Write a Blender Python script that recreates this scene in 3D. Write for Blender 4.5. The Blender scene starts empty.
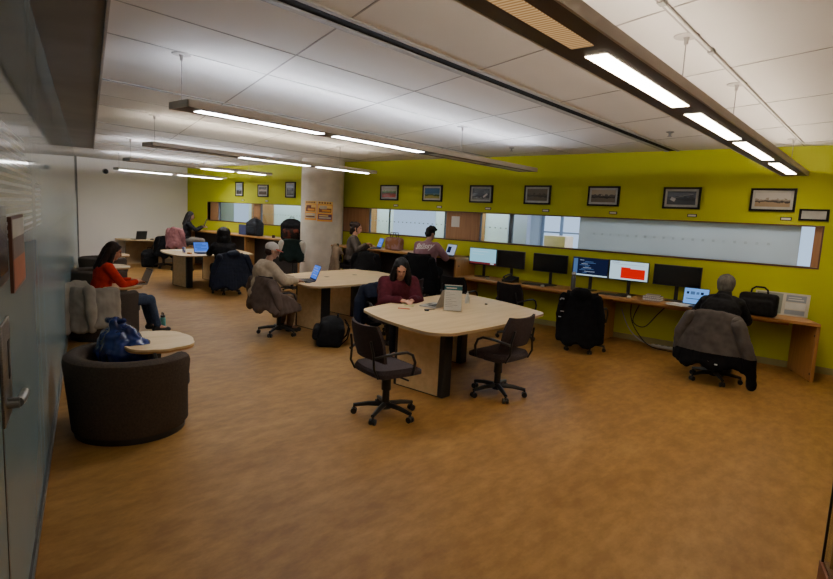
import bpy, bmesh, math, random
import numpy as np
from mathutils import Vector, Matrix, noise
random.seed(7)
PI = math.pi
SC = bpy.context.scene
COL = SC.collection
def rad(d): return d*PI/180

# ------------------------------------------------------------------ materials
MATS = {}
def pm(name, c1, c2=None, scale=6.0, rough=0.6, bump=0.0, metal=0.0, stretch=(1,1,1), detail=4.0, coat=0.0, spec=0.5, lo=0.35, hi=0.65):
    """procedural material: two colours mixed by noise in object space, optional bump"""
    if name in MATS: return MATS[name]
    m = bpy.data.materials.new(name); m.use_nodes = True
    nt = m.node_tree; N = nt.nodes; L = nt.links
    b = N['Principled BSDF']
    if c2 is None: c2 = tuple(x*0.82 for x in c1)
    if rough >= .8 and spec == .5: spec = .12
    tc = N.new('ShaderNodeTexCoord'); mp = N.new('ShaderNodeMapping'); mp.inputs['Scale'].default_value = stretch
    no = N.new('ShaderNodeTexNoise'); no.inputs['Scale'].default_value = scale; no.inputs['Detail'].default_value = detail
    cr = N.new('ShaderNodeValToRGB')
    cr.color_ramp.elements[0].position = lo; cr.color_ramp.elements[1].position = hi
    cr.color_ramp.elements[0].color = (*c1, 1); cr.color_ramp.elements[1].color = (*c2, 1)
    L.new(tc.outputs['Object'], mp.inputs['Vector']); L.new(mp.outputs['Vector'], no.inputs['Vector'])
    L.new(no.outputs['Fac'], cr.inputs['Fac']); L.new(cr.outputs['Color'], b.inputs['Base Color'])
    b.inputs['Roughness'].default_value = rough; b.inputs['Metallic'].default_value = metal
    b.inputs['Specular IOR Level'].default_value = spec
    if coat: b.inputs['Coat Weight'].default_value = coat
    if bump:
        bp = N.new('ShaderNodeBump'); bp.inputs['Strength'].default_value = bump; bp.inputs['Distance'].default_value = 0.01
        L.new(no.outputs['Fac'], bp.inputs['Height']); L.new(bp.outputs['Normal'], b.inputs['Normal'])
    MATS[name] = m
    return m
def em(name, c, s):
    if name in MATS: return MATS[name]
    m = bpy.data.materials.new(name); m.use_nodes = True
    nt = m.node_tree; nt.nodes.remove(nt.nodes['Principled BSDF'])
    e = nt.nodes.new('ShaderNodeEmission'); e.inputs['Color'].default_value = (*c, 1); e.inputs['Strength'].default_value = s
    nt.links.new(e.outputs['Emission'], nt.nodes['Material Output'].inputs['Surface'])
    MATS[name] = m
    return m

def floor_mat():
    m = bpy.data.materials.new('linoleum'); m.use_nodes = True
    nt = m.node_tree; N = nt.nodes; L = nt.links; b = N['Principled BSDF']
    tc = N.new('ShaderNodeTexCoord')
    def nz(sc, det, st, rot=0.0):
        mp = N.new('ShaderNodeMapping'); mp.inputs['Scale'].default_value = st; mp.inputs['Rotation'].default_value = (0,0,rot)
        n = N.new('ShaderNodeTexNoise'); n.inputs['Scale'].default_value = sc; n.inputs['Detail'].default_value = det
        n.inputs['Roughness'].default_value = 0.62
        L.new(tc.outputs['Object'], mp.inputs['Vector']); L.new(mp.outputs['Vector'], n.inputs['Vector']); return n
    n1 = nz(2.2, 7, (1.0, 0.35, 1), 0.35); n2 = nz(11, 6, (1, 0.45, 1), 0.35); n3 = nz(45, 3, (1,1,1))
    r1 = N.new('ShaderNodeValToRGB'); r1.color_ramp.elements[0].position = .36; r1.color_ramp.elements[1].position = .66
    r1.color_ramp.elements[0].color = (.275,.140,.035,1); r1.color_ramp.elements[1].color = (.36,.195,.055,1)
    r2 = N.new('ShaderNodeValToRGB'); r2.color_ramp.elements[0].position = .38; r2.color_ramp.elements[1].position = .68
    r2.color_ramp.elements[0].color = (.78,.75,.72,1); r2.color_ramp.elements[1].color = (1.12,1.12,1.10,1)
    r3 = N.new('ShaderNodeValToRGB'); r3.color_ramp.elements[0].color = (.9,.9,.9,1); r3.color_ramp.elements[1].color = (1.08,1.08,1.08,1)
    L.new(n1.outputs['Fac'], r1.inputs['Fac']); L.new(n2.outputs['Fac'], r2.inputs['Fac']); L.new(n3.outputs['Fac'], r3.inputs['Fac'])
    a = N.new('ShaderNodeMix'); a.data_type='RGBA'; a.blend_type='MULTIPLY'; a.inputs[0].default_value = 1
    L.new(r1.outputs['Color'], a.inputs[6]); L.new(r2.outputs['Color'], a.inputs[7])
    c = N.new('ShaderNodeMix'); c.data_type='RGBA'; c.blend_type='MULTIPLY'; c.inputs[0].default_value = 1
    L.new(a.outputs[2], c.inputs[6]); L.new(r3.outputs['Color'], c.inputs[7])
    L.new(c.outputs[2], b.inputs['Base Color'])
    b.inputs['Roughness'].default_value = .5; b.inputs['Specular IOR Level'].default_value = .2
    return m
def wood(name, c1, c2, scale=3.0, rough=.45, axis=0, rep=14.0):
    st = [rep*.18]*3; st = [rep, rep, rep]; st[axis] = 1.0
    return pm(name, c1, c2, scale=scale, rough=rough, stretch=tuple(st), detail=6)
def glasswall_mat(name, stripes):
    """tinted frosted-film glass; the upper band of some panes carries thin white film lines"""
    m = bpy.data.materials.new(name); m.use_nodes = True
    nt = m.node_tree; N = nt.nodes; L = nt.links; b = N['Principled BSDF']
    b.inputs['Roughness'].default_value = .06; b.inputs['IOR'].default_value = 1.5
    b.inputs['Base Color'].default_value = (.085,.125,.135,1)
    tc = N.new('ShaderNodeTexCoord'); no = N.new('ShaderNodeTexNoise'); no.inputs['Scale'].default_value = .8
    L.new(tc.outputs['Object'], no.inputs['Vector'])
    cr = N.new('ShaderNodeValToRGB'); cr.color_ramp.elements[0].color = (.17,.255,.29,1); cr.color_ramp.elements[1].color = (.22,.315,.35,1)
    L.new(no.outputs['Fac'], cr.inputs['Fac'])
    col = cr.outputs['Color']
    if stripes:
        z0, z1 = stripes
        sp = N.new('ShaderNodeSeparateXYZ'); L.new(tc.outputs['Object'], sp.inputs['Vector'])
        def math_(op, a, bb):
            n = N.new('ShaderNodeMath'); n.operation = op
            for i, v in enumerate((a, bb)):
                if isinstance(v, (int, float)): n.inputs[i].default_value = v
                else: L.new(v, n.inputs[i])
            return n.outputs[0]
        fr = math_('FRACT', math_('MULTIPLY', sp.outputs['Z'], 32.0), 0)
        ln = math_('LESS_THAN', fr, 0.4)
        band = math_('MULTIPLY', math_('GREATER_THAN', sp.outputs['Z'], z0), math_('LESS_THAN', sp.outputs['Z'], z1))
        fac = math_('MULTIPLY', ln, band)
        mx = N.new('ShaderNodeMix'); mx.data_type = 'RGBA'
        L.new(fac, mx.inputs[0]); L.new(col, mx.inputs[6]); mx.inputs[7].default_value = (.60,.62,.62,1)
        col = mx.outputs[2]
    L.new(col, b.inputs['Base Color'])
    s3 = N.new('ShaderNodeSeparateXYZ'); L.new(tc.outputs['Object'], s3.inputs['Vector'])
    mr = N.new('ShaderNodeMapRange'); mr.inputs['From Min'].default_value = 1.55; mr.inputs['From Max'].default_value = 2.05
    mr.inputs['To Min'].default_value = .24; mr.inputs['To Max'].default_value = .05
    L.new(s3.outputs['Z'], mr.inputs['Value']); L.new(mr.outputs[0], b.inputs['Roughness'])
    return m
def pane_mat(name, tint=(1,1,1)):
    m = bpy.data.materials.new(name); m.use_nodes = True
    nt = m.node_tree; N = nt.nodes; L = nt.links; N.remove(N['Principled BSDF'])
    t = N.new('ShaderNodeBsdfTransparent'); t.inputs['Color'].default_value = (*tint, 1)
    g = N.new('ShaderNodeBsdfGlossy'); g.inputs['Roughness'].default_value = .03
    f = N.new('ShaderNodeLayerWeight'); f.inputs['Blend'].default_value = .15
    x = N.new('ShaderNodeMixShader')
    pw = N.new('ShaderNodeMath'); pw.operation='MULTIPLY_ADD'; pw.inputs[1].default_value=.35; pw.inputs[2].default_value=.02
    L.new(f.outputs['Facing'], pw.inputs[0])
    L.new(pw.outputs[0], x.inputs[0]); L.new(t.outputs[0], x.inputs[1]); L.new(g.outputs[0], x.inputs[2])
    L.new(x.outputs[0], N['Material Output'].inputs['Surface'])
    return m
def frost_mat(name, c):
    m = bpy.data.materials.new(name); m.use_nodes = True
    nt = m.node_tree; N = nt.nodes; L = nt.links; N.remove(N['Principled BSDF'])
    tc = N.new('ShaderNodeTexCoord'); no = N.new('ShaderNodeTexNoise'); no.inputs['Scale'].default_value = 1.6
    cr = N.new('ShaderNodeValToRGB'); cr.color_ramp.elements[0].color = (*[v*.85 for v in c],1); cr.color_ramp.elements[1].color = (*c,1)
    L.new(tc.outputs['Object'], no.inputs['Vector']); L.new(no.outputs['Fac'], cr.inputs['Fac'])
    d = N.new('ShaderNodeBsdfDiffuse'); t = N.new('ShaderNodeBsdfTranslucent')
    L.new(cr.outputs[0], d.inputs['Color']); L.new(cr.outputs[0], t.inputs['Color'])
    x = N.new('ShaderNodeMixShader'); x.inputs[0].default_value = .55
    L.new(d.outputs[0], x.inputs[1]); L.new(t.outputs[0], x.inputs[2])
    L.new(x.outputs[0], N['Material Output'].inputs['Surface'])
    return m

M_floor = floor_mat()
M_ceil = pm('ceiling_panel', (.74,.71,.68), (.70,.67,.64), .7, .85)
M_joint = pm('ceiling_joint', (.42,.40,.38), None, 5, .8)
M_slot = pm('slot_black', (.006,.006,.006), None, 5, .8)
M_slotframe = pm('slot_frame', (.42,.41,.40), None, 5, .6)
M_green = pm('lime_paint', (.50,.525,.014), (.47,.495,.012), .9, .62, spec=.3)
M_white = pm('white_paint', (.74,.70,.65), (.71,.67,.62), .8, .7)
M_soffit = pm('soffit_bronze', (.15,.125,.11), (.20,.17,.15), 1.3, .5, metal=.2)
M_rail = pm('brushed_rail', (.33,.33,.33), (.22,.22,.22), 20, .35, metal=.9, stretch=(1,1,12))
M_concrete = pm('concrete', (.66,.585,.48), (.55,.48,.39), 4, .85, bump=.15, detail=8)
M_lam = wood('maple_laminate', (.70,.51,.27), (.60,.42,.21), 1.6, .42, axis=1, rep=9)
M_lamedge = pm('maple_edge', (.40,.28,.15), (.34,.23,.12), 6, .5)
M_oak = wood('oak_desk', (.46,.225,.065), (.36,.165,.045), 2.2, .42, axis=0, rep=16)
M_oakv = wood('oak_panel', (.44,.215,.065), (.34,.155,.043), 2.2, .45, axis=2, rep=16)
M_wooddoor = wood('wood_door', (.40,.20,.085), (.32,.155,.065), 2.0, .5, axis=2, rep=12)
M_black = pm('black_plastic', (.010,.010,.011), (.016,.016,.017), 12, .45)
M_blackm = pm('black_metal', (.012,.012,.013), (.02,.02,.02), 10, .38, metal=.2)
M_chairfab = pm('plum_grey_fabric', (.054,.041,.043), (.038,.029,.031), 90, .9, bump=.3)
M_chairdark = pm('charcoal_fabric', (.017,.013,.013), (.011,.009,.009), 90, .9, bump=.3)
M_tub = pm('brown_grey_upholstery', (.070,.053,.041), (.052,.040,.032), 70, .92, bump=.25)
M_fix_under = pm('fixture_brown', (.085,.056,.040), (.07,.046,.034), 3, .5)
M_fix_side = pm('fixture_side', (.60,.55,.48), (.55,.5,.44), 3, .5, metal=.2)
M_cable = pm('steel_cable', (.35,.34,.33), None, 30, .4, metal=.7)
M_lens_warm = em('lens_warm', (1.0,.84,.62), 33.0)
M_lens_cool = em('lens_cool', (.96,.95,.95), 40.0)
M_lens_far = em('lens_cool_far', (.97,.95,.92), 75.0)
M_lens_off = em('lens_amber_louvre', (1.0,.55,.22), .62)
_nt=M_lens_off.node_tree; _w=_nt.nodes.new('ShaderNodeTexWave'); _w.bands_direction='Y'; _w.inputs['Scale'].default_value=14
_c=_nt.nodes.new('ShaderNodeTexCoord'); _r=_nt.nodes.new('ShaderNodeValToRGB'); _r.color_ramp.elements[0].color=(.50,.24,.08,1); _r.color_ramp.elements[1].color=(1.0,.62,.27,1)
_nt.links.new(_c.outputs['Object'],_w.inputs['Vector']); _nt.links.new(_w.outputs['Fac'],_r.inputs['Fac']); _nt.links.new(_r.outputs['Color'],_nt.nodes['Emission'].inputs['Color'])
M_lens_dull = pm('lens_unlit', (.55,.53,.5), None, 40, .4)
M_skin = pm('skin', (.48,.235,.14), (.43,.20,.115), 8, .55)
M_skin2 = pm('skin_tan', (.36,.19,.12), (.31,.16,.10), 8, .55)
M_hairblk = pm('black_hair', (.006,.005,.005), (.011,.009,.008), 60, .55, stretch=(1,1,.08), bump=.4, spec=.2)
M_hairbrn = pm('brown_hair', (.016,.008,.006), (.028,.014,.010), 60, .55, stretch=(1,1,.08), bump=.4, spec=.2)
M_eye = pm('eye_dark', (.01,.008,.006), None, 5, .2)
M_lip = pm('lip', (.30,.09,.08), None, 9, .5)
M_paper = pm('white_paper', (.75,.73,.70), (.68,.66,.63), 3, .7)
M_silver = pm('laptop_silver', (.42,.41,.40), (.38,.37,.36), 20, .45, metal=.2)
M_jeans = pm('denim', (.050,.070,.115), (.035,.05,.085), 50, .85, bump=.2)
M_darkpant = pm('dark_trousers', (.012,.012,.014), None, 40, .85)
M_shoe = pm('shoe_dark', (.018,.016,.015), None, 20, .6)
M_shoew = pm('shoe_white', (.5,.48,.46), None, 20, .6)
M_shadowwhite = pm('matt_white', (.72,.72,.72), None, 5, .6)
M_cord = pm('black_cord', (.012,.012,.012), None, 20, .5)
M_corridor = pm('corridor_white', (.62,.68,.76), (.57,.63,.72), 1.2, .7)
M_lilac = pm('corridor_lilac', (.36,.38,.52), (.32,.34,.47), 1.2, .7)
M_dot = pm('film_dot', (.20,.25,.31), None, 5, .6)
M_day = em('daylight_window', (.60,.78,1.0), 1.25)

# ------------------------------------------------------------------ mesh builder
class MB:
    def __init__(s): s.v=[]; s.f=[]; s.m=[]; s.cur=0
    def mat(s, i): s.cur=i; return s
    def add(s, vs, fs):
        o=len(s.v); s.v += [tuple(v) for v in vs]; s.f += [tuple(i+o for i in f) for f in fs]; s.m += [s.cur]*len(fs); return s
    def box(s, c, d, R=None):
        hx,hy,hz=[x/2 for x in d]; c=Vector(c)
        P=[Vector(p) for p in ((-hx,-hy,-hz),(hx,-hy,-hz),(hx,hy,-hz),(-hx,hy,-hz),(-hx,-hy,hz),(hx,-hy,hz),(hx,hy,hz),(-hx,hy,hz))]
        if R is not None: P=[R@p for p in P]
        return s.add([p+c for p in P], [(0,3,2,1),(4,5,6,7),(0,1,5,4),(1,2,6,5),(2,3,7,6),(3,0,4,7)])
    def bb(s, x0,x1,y0,y1,z0,z1): return s.box(((x0+x1)/2,(y0+y1)/2,(z0+z1)/2),(abs(x1-x0),abs(y1-y0),abs(z1-z0)))
    def rbox(s, c, d, r=.01, R=None, seg=3):
        bm=bmesh.new(); bmesh.ops.create_cube(bm,size=1)
        for v in bm.verts: v.co=Vector((v.co.x*d[0],v.co.y*d[1],v.co.z*d[2]))
        r=min(r,min(d)*.49)
        bmesh.ops.bevel(bm,geom=bm.edges[:],offset=r,segments=seg,profile=.5,affect='EDGES')
        return s.frombm(bm, c, R)
    def frombm(s,bm,c=(0,0,0),R=None):
        c=Vector(c); bm.verts.index_update()
        vs=[(R@v.co if R is not None else v.co)+c for v in bm.verts]
        fs=[[v.index for v in f.verts] for f in bm.faces]; bm.free(); return s.add(vs,fs)
    def frame(s,p0,p1):
        d=(Vector(p1)-Vector(p0)); z=d.normalized()
        a=Vector((0,0,1)) if abs(z.z)<.95 else Vector((1,0,0))
        x=a.cross(z).normalized(); y=z.cross(x); return x,y,z
    def cyl(s,p0,p1,r0,r1=None,n=14,caps=True):
        if r1 is None: r1=r0
        x,y,z=s.frame(p0,p1); p0=Vector(p0); p1=Vector(p1); vs=[]
        for p,r in ((p0,r0),(p1,r1)):
            for i in range(n):
                a=2*PI*i/n; vs.append(p+x*(r*math.cos(a))+y*(r*math.sin(a)))
        fs=[(i,(i+1)%n,n+(i+1)%n,n+i) for i in range(n)]
        if caps: fs+=[tuple(range(n-1,-1,-1)),tuple(range(n,2*n))]
        return s.add(vs,fs)
    def tube(s,path,r,n=8,caps=True,flat=1.0):
        P=[Vector(p) for p in path]; vs=[]; k=len(P); px=None
        for i,p in enumerate(P):
            t=(P[min(i+1,k-1)]-P[max(i-1,0)]).normalized()
            if px is None:
                a=Vector((0,0,1)) if abs(t.z)<.9 else Vector((1,0,0)); px=a.cross(t).normalized()
            else: px=(px-t*px.dot(t)).normalized()
            y=t.cross(px); rr=r[i] if isinstance(r,(list,tuple)) else r
            for j in range(n):
                a=2*PI*j/n; vs.append(p+px*(rr*math.cos(a))+y*(rr*flat*math.sin(a)))
        fs=[(i*n+j,i*n+(j+1)%n,(i+1)*n+(j+1)%n,(i+1)*n+j) for i in range(k-1) for j in range(n)]
        if caps: fs+=[tuple(range(n-1,-1,-1)),tuple(range((k-1)*n,k*n))]
        return s.add(vs,fs)
    def lathe(s,prof,c=(0,0,0),n=24):
        cx,cy,cz=c; k=len(prof); vs=[(cx+r*math.cos(2*PI*j/n),cy+r*math.sin(2*PI*j/n),cz+z) for r,z in prof for j in range(n)]
        fs=[(i*n+j,i*n+(j+1)%n,(i+1)*n+(j+1)%n,(i+1)*n+j) for i in range(k-1) for j in range(n)]
        if prof[0][0]>1e-4: fs.append(tuple(range(n-1,-1,-1)))
        if prof[-1][0]>1e-4: fs.append(tuple(range((k-1)*n,k*n)))
        return s.add(vs,fs)
    def prism(s,poly,z0,z1):
        n=len(poly); vs=[(x,y,z0) for x,y in poly]+[(x,y,z1) for x,y in poly]
        return s.add(vs,[tuple(range(n-1,-1,-1)),tuple(range(n,2*n))]+[(i,(i+1)%n,n+(i+1)%n,n+i) for i in range(n)])
    def ell(s,c,r,R=None,nu=16,nv=10):
        c=Vector(c); vs=[]; 
        for j in range(1,nv):
            t=PI*j/nv
            for i in range(nu):
                a=2*PI*i/nu; p=Vector((r[0]*math.sin(t)*math.cos(a),r[1]*math.sin(t)*math.sin(a),r[2]*math.cos(t)))
                vs.append((R@p if R is not None else p)+c)
        a=Vector((0,0,r[2])); b=-a
        vs+= [(R@a if R is not None else a)+c,(R@b if R is not None else b)+c]
        T=len(vs)-2; B=T+1; fs=[]
        for j in range(nv-2):
            for i in range(nu): fs.append((j*nu+i,(j+1)*nu+i,(j+1)*nu+(i+1)%nu,j*nu+(i+1)%nu))
        for i in range(nu):
            fs.append((T,i,(i+1)%nu)); fs.append((B,(nv-2)*nu+(i+1)%nu,(nv-2)*nu+i))
        return s.add(vs,fs)
    def quad(s,a,b,c,d): return s.add([a,b,c,d],[(0,1,2,3)])
    def capsule(s,p0,p1,r0,r1,n=14):
        p0=Vector(p0);p1=Vector(p1); x,y,z=s.frame(p0,p1) if (p1-p0).length>1e-6 else (Vector((1,0,0)),Vector((0,1,0)),Vector((0,0,1)))
        rings=[]
        for a in (-80,-55,-28,0): rings.append((p0+z*(r0*math.sin(rad(a))),r0*math.cos(rad(a))))
        for a in (0,28,55,80): rings.append((p1+z*(r1*math.sin(rad(a))),r1*math.cos(rad(a))))
        vs=[c+x*(r*math.cos(2*PI*j/n))+y*(r*math.sin(2*PI*j/n)) for c,r in rings for j in range(n)]
        k=len(rings); fs=[(i*n+j,i*n+(j+1)%n,(i+1)*n+(j+1)%n,(i+1)*n+j) for i in range(k-1) for j in range(n)]
        fs+=[tuple(range(n-1,-1,-1)),tuple(range((k-1)*n,k*n))]
        return s.add(vs,fs)
    def build(s,name,mats,parent=None,smooth=True,kind=None):
        me=bpy.data.meshes.new(name); me.from_pydata(s.v,[],s.f)
        if not isinstance(mats,(list,tuple)): mats=[mats]
        for m in mats: me.materials.append(m)
        if len(mats)>1: me.polygons.foreach_set('material_index',s.m)
        me.update()
        return link(name,me,parent,smooth,kind)
def link(name,me,parent=None,smooth=True,kind=None):
    if smooth:
        me.polygons.foreach_set('use_smooth',[True]*len(me.polygons))
        try: me.set_sharp_from_angle(angle=rad(35))
        except Exception: pass
    o=bpy.data.objects.new(name,me); COL.objects.link(o)
    if parent is not None: o.parent=parent
    if kind: o['kind']=kind
    return o
def tag(o,label,cat,group=None):
    o['label']=label; o['category']=cat
    if group: o['group']=group
    return o
def thing(name,label,cat,loc=(0,0,0),rz=0.0,group=None):
    o=bpy.data.objects.new(name,None); COL.objects.link(o); o.empty_display_size=.1
    o.location=loc; o.rotation_euler=(0,0,rz); return tag(o,label,cat,group)
def structure(o): o['kind']='structure'; return o
def dup(o,parent=None):
    c=o.copy(); COL.objects.link(c)
    if parent is not None: c.parent=parent
    for ch in list(o.children): dup(ch,c)
    return c
def place(proto,used,loc,rz,label,group=None,cat=None):
    o=proto if not used[0] else dup(proto)
    used[0]=True
    o.location=loc; o.rotation_euler=(0,0,rz); o['label']=label
    if group: o['group']=group
    if cat: o['category']=cat
    return o

# blob: union of tapered capsules / ellipsoids remeshed to one smooth surface
def blob(name,prims,mats,parent=None,voxel=.012,smooth=4,wrinkle=0.0,wscale=9.0,matfn=None):
    b=MB()
    for p in prims:
        if p[0]=='c': b.capsule(p[1],p[2],p[3],p[4])
        elif p[0]=='e': b.ell(p[1],p[2],p[3] if len(p)>3 else None)
        elif p[0]=='b': b.rbox(p[1],p[2],p[3],p[4] if len(p)>4 else None)
    me=bpy.data.meshes.new('t'); me.from_pydata(b.v,[],b.f); me.update()
    bm=bmesh.new(); bm.from_mesh(me); bmesh.ops.recalc_face_normals(bm,faces=bm.faces[:]); bm.to_mesh(me); bm.free()
    t=bpy.data.objects.new('t',me); COL.objects.link(t)
    r=t.modifiers.new('r','REMESH'); r.mode='VOXEL'; r.voxel_size=voxel; r.use_smooth_shade=True
    if smooth:
        s=t.modifiers.new('s','SMOOTH'); s.factor=.5; s.iterations=smooth
    dg=bpy.context.evaluated_depsgraph_get(); ev=t.evaluated_get(dg)
    out=bpy.data.meshes.new_from_object(ev,depsgraph=dg); out.name=name
    bpy.data.objects.remove(t); bpy.data.meshes.remove(me)
    if wrinkle:
        n=len(out.vertices); off=Vector((random.random()*50,random.random()*50,0))
        nors=[v.normal.copy() for v in out.vertices]
        for v,nn in zip(out.vertices,nors):
            q=v.co*wscale+off; w=noise.noise(q)+.5*noise.noise(q*2.3)
            v.co+=nn*(w*wrinkle)
    if not isinstance(mats,(list,tuple)): mats=[mats]
    out.materials.clear()
    for m in mats: out.materials.append(m)
    if matfn:
        for p in out.polygons: p.material_index=matfn(p.center)
    out.polygons.foreach_set('use_smooth',[True]*len(out.polygons)); out.update()
    o=bpy.data.objects.new(name,out); COL.objects.link(o)
    if parent is not None: o.parent=parent
    return o

def rpoly(pts,r,bulge=0.0,seg=6,eseg=6):
    """polygon with rounded corners and slightly bulged sides"""
    n=len(pts); P=[Vector((p[0],p[1])) for p in pts]; out=[]; c=sum(P,Vector((0,0)))/n
    cors=[]
    for i in range(n):
        p=P[i]; a=(P[i-1]-p).normalized(); b=(P[(i+1)%n]-p).normalized()
        ang=a.angle(b); rr=r if not isinstance(r,(list,tuple)) else r[i]; d=rr/math.tan(ang/2); ctr=p+(a+b).normalized()*(rr/math.sin(ang/2))
        s=p+a*d; e=p+b*d; arc=[]
        for k in range(seg+1):
            t=k/seg; v=(s.lerp(e,t)-ctr).normalized()*rr+ctr; arc.append(v)
        cors.append(arc)
    for i in range(n):
        out+=cors[i]; s=cors[i][-1]; e=cors[(i+1)%n][0]; d=(e-s); nn=Vector((d.y,-d.x)).normalized()
        if nn.dot((s+e)/2-c)<0: nn=-nn
        for k in range(1,eseg):
            t=k/eseg; out.append(s.lerp(e,t)+nn*(bulge*4*t*(1-t)))
    return [(v.x,v.y) for v in out]

# ------------------------------------------------------------------ camera
R=[[0.75951966,0.12045993,-0.63923337],[0.64864512,-0.06640731,0.75818836],[0.04888155,-0.99049456,-0.1285734]]
cam=bpy.data.objects.new('camera',bpy.data.cameras.new('camera')); COL.objects.link(cam)
mw=Matrix(((R[0][0],-R[0][1],-R[0][2],0),(R[1][0],-R[1][1],-R[1][2],0),(R[2][0],-R[2][1],-R[2][2],1.8),(0,0,0,1)))
cam.matrix_world=mw
cam.data.sensor_fit='HORIZONTAL'; cam.data.sensor_width=36; cam.data.lens=565.15/833*36; cam.data.clip_start=.03; cam.data.clip_end=100
SC.camera=cam

# ------------------------------------------------------------------ room shell
H=2.96; YW=9.06; XW=-17.3; XE=3.2; YS=-4.2
GD=Vector((-.942,.3356,0)); GN=Vector((.3356,.942,0))          # glass wall: run direction and room-side normal
G0=Vector((2.75,-1.271,0))
def gpt(x): return -(0.272+.3356*x)/.942                        # y of the glass plane at x
structure(MB().bb(XW-.3,XE,YS,14.2,-.12,0).build('floor',M_floor,smooth=False))
structure(MB().bb(XW-.3,XE,YS,YW+.2,H,H+.12).build('ceiling',M_ceil,smooth=False))
# lime wall with the long strip opening
wx0,wx1,wz0,wz1=-16.06,-.78,1.385,1.915
g=MB(); g.bb(XW-.3,XE,YW,YW+.18,0,wz0); g.bb(XW-.3,XE,YW,YW+.18,wz1,H); g.bb(XW-.3,wx0,YW,YW+.18,wz0,wz1); g.bb(wx1,XE,YW,YW+.18,wz0,wz1)
structure(g.build('wall_back',M_green,smooth=False))
structure(MB().bb(XW-.3,XW,4.5,YW,0,H).build('wall_left',M_white,smooth=False))
structure(MB().bb(XE-.1,XE,YS,YW,0,H).build('wall_right',M_white,smooth=False))
structure(MB().bb(-3.3,XE,YS,YS+.1,0,H).build('wall_front',M_white,smooth=False))
structure(MB().bb(XW,XE,YW-.012,YW,0,.09).build('baseboard_back',pm('base_vinyl',(.30,.27,.10),None,4,.6),smooth=False))
structure(MB().bb(XW,XW+.012,5.9,YW,0,.09).build('baseboard_left',pm('base_white',(.5,.47,.42),None,4,.6),smooth=False))
# ceiling joints (thin reveals) and slots
jt=MB()
for x in (-.38,-1.1,-3.63,-4.36,-6.88,-7.61,-10.13,-10.86,-13.4,-14.1):
    jt.bb(x-.005,x+.005,gpt(x)+.43,YW,H-.003,H+.01)
for k in range(-2,12):
    y0=2.2+1.37*k-1.37                                            # y at x=-2
    for xa,xb in ((XE,-2.68),(-2.82,-5.97),(-6.03,-9.27),(-9.33,-12.5),(-12.56,XW)):
        ya=y0-.345*(xa+2); yb=y0-.345*(xb+2)
        n=12
        pts=[]
        for i in range(n+1):
            x=xa+(xb-xa)*i/n; y=ya+(yb-ya)*i/n
            if gpt(x)+.43<y<YW: pts.append((x,y))
        if len(pts)>1:
            (x1,y1),(x2,y2)=pts[0],pts[-1]; a=math.atan2(y2-y1,x2-x1)
            jt.box(((x1+x2)/2,(y1+y2)/2,H),(math.hypot(x2-x1,y2-y1),.012,.006),Matrix.Rotation(a,3,'Z'))
structure(jt.build('trim_1',M_joint,smooth=False))
sl=MB()
sl.mat(0).bb(-2.805,-2.695,gpt(-2.75)+.4,YW,H-.004,H+.01); sl.mat(1).bb(-2.865,-2.805,gpt(-2.75)+.4,YW,H-.012,H); sl.bb(-2.695,-2.655,gpt(-2.75)+.4,YW,H-.012,H)
structure(sl.build('trim_2',[M_slot,M_slotframe],smooth=False))
for i,x in enumerate((-6.0,-9.3,-12.53)):
    s=MB(); s.mat(0).bb(x-.018,x+.018,gpt(x)+.43,YW,H-.004,H+.01); s.mat(1).bb(x-.03,x-.018,gpt(x)+.43,YW,H-.008,H); s.bb(x+.018,x+.03,gpt(x)+.43,YW,H-.008,H)
    structure(s.build('trim_%d'%(3+i),[M_slot,M_slotframe],smooth=False))
# soffit along the glass wall
so=MB(); a=G0; b=Vector((-14.05,gpt(-14.05),0)); w=.39
def slab(mb,a,b,n0,n1,z0,z1):
    p=[a+GN*n0,b+GN*n0,b+GN*n1,a+GN*n1]
    vs=[(q.x,q.y,z0) for q in p]+[(q.x,q.y,z1) for q in p]
    return mb.add(vs,[(0,1,2,3),(7,6,5,4),(0,4,5,1),(1,5,6,2),(2,6,7,3),(3,7,4,0)])
so.mat(0); slab(so,a,b,0,w,H-.02,H); so.mat(1); slab(so,a,b,w,w+.018,H-.045,H)
structure(so.build('trim_6',[M_soffit,pm('soffit_trim',(.33,.30,.28),None,6,.4,metal=.4)],smooth=False))
# glass wall in panes
def gx(x): return Vector((x,gpt(x),0))
edges=[2.75,.9,-.8,-2.27,-3.72,-3.95,-4.35,-6.2,-8.1,-10.0,-12.0,-14.2,-17.25]
MG=glasswall_mat('film_glass',None); MGS=glasswall_mat('film_glass_lined',(1.63,2.08))
for i in range(len(edges)-1):
    p=MB(); xa,xb=edges[i]-.004,edges[i+1]+.004
    slab(p,gx(xa),gx(xb),-.012,0,.085,H)
    o=structure(p.build('window_%d'%(i+2),MGS if edges[i] in (-.8,-2.27,-3.95) else MG,smooth=False))
r=MB(); slab(r,gx(2.75),gx(-17.2),-.03,.012,0,.085); r.mat(1); slab(r,gx(2.75),gx(-17.2),.012,.02,.07,.085)
structure(r.build('baseboard_front',[pm('kick_rail',(.10,.095,.09),(.13,.12,.115),5,.4,metal=.6),M_rail],smooth=False))
p=MB(); slab(p,gx(-17.15),gx(-17.3),-.05,.03,0,H); structure(p.build('trim_7',pm('end_post',(.14,.135,.13),(.2,.19,.18),6,.4,metal=.5),smooth=False))
gp=MB(); slab(gp,gx(-2.262),gx(-2.278),-.02,.002,0,H); structure(gp.build('trim_10',M_black,smooth=False))
# back of the neighbouring office, dark
structure(MB().add([(2.75,-2.6,0),(-17.6,4.65,0),(-17.6,4.65,H),(2.75,-2.6,H)],[(0,1,2,3)]).build('wall_beyond',pm('office_dark',(.1,.11,.12),None,3,.8),smooth=False))

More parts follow.
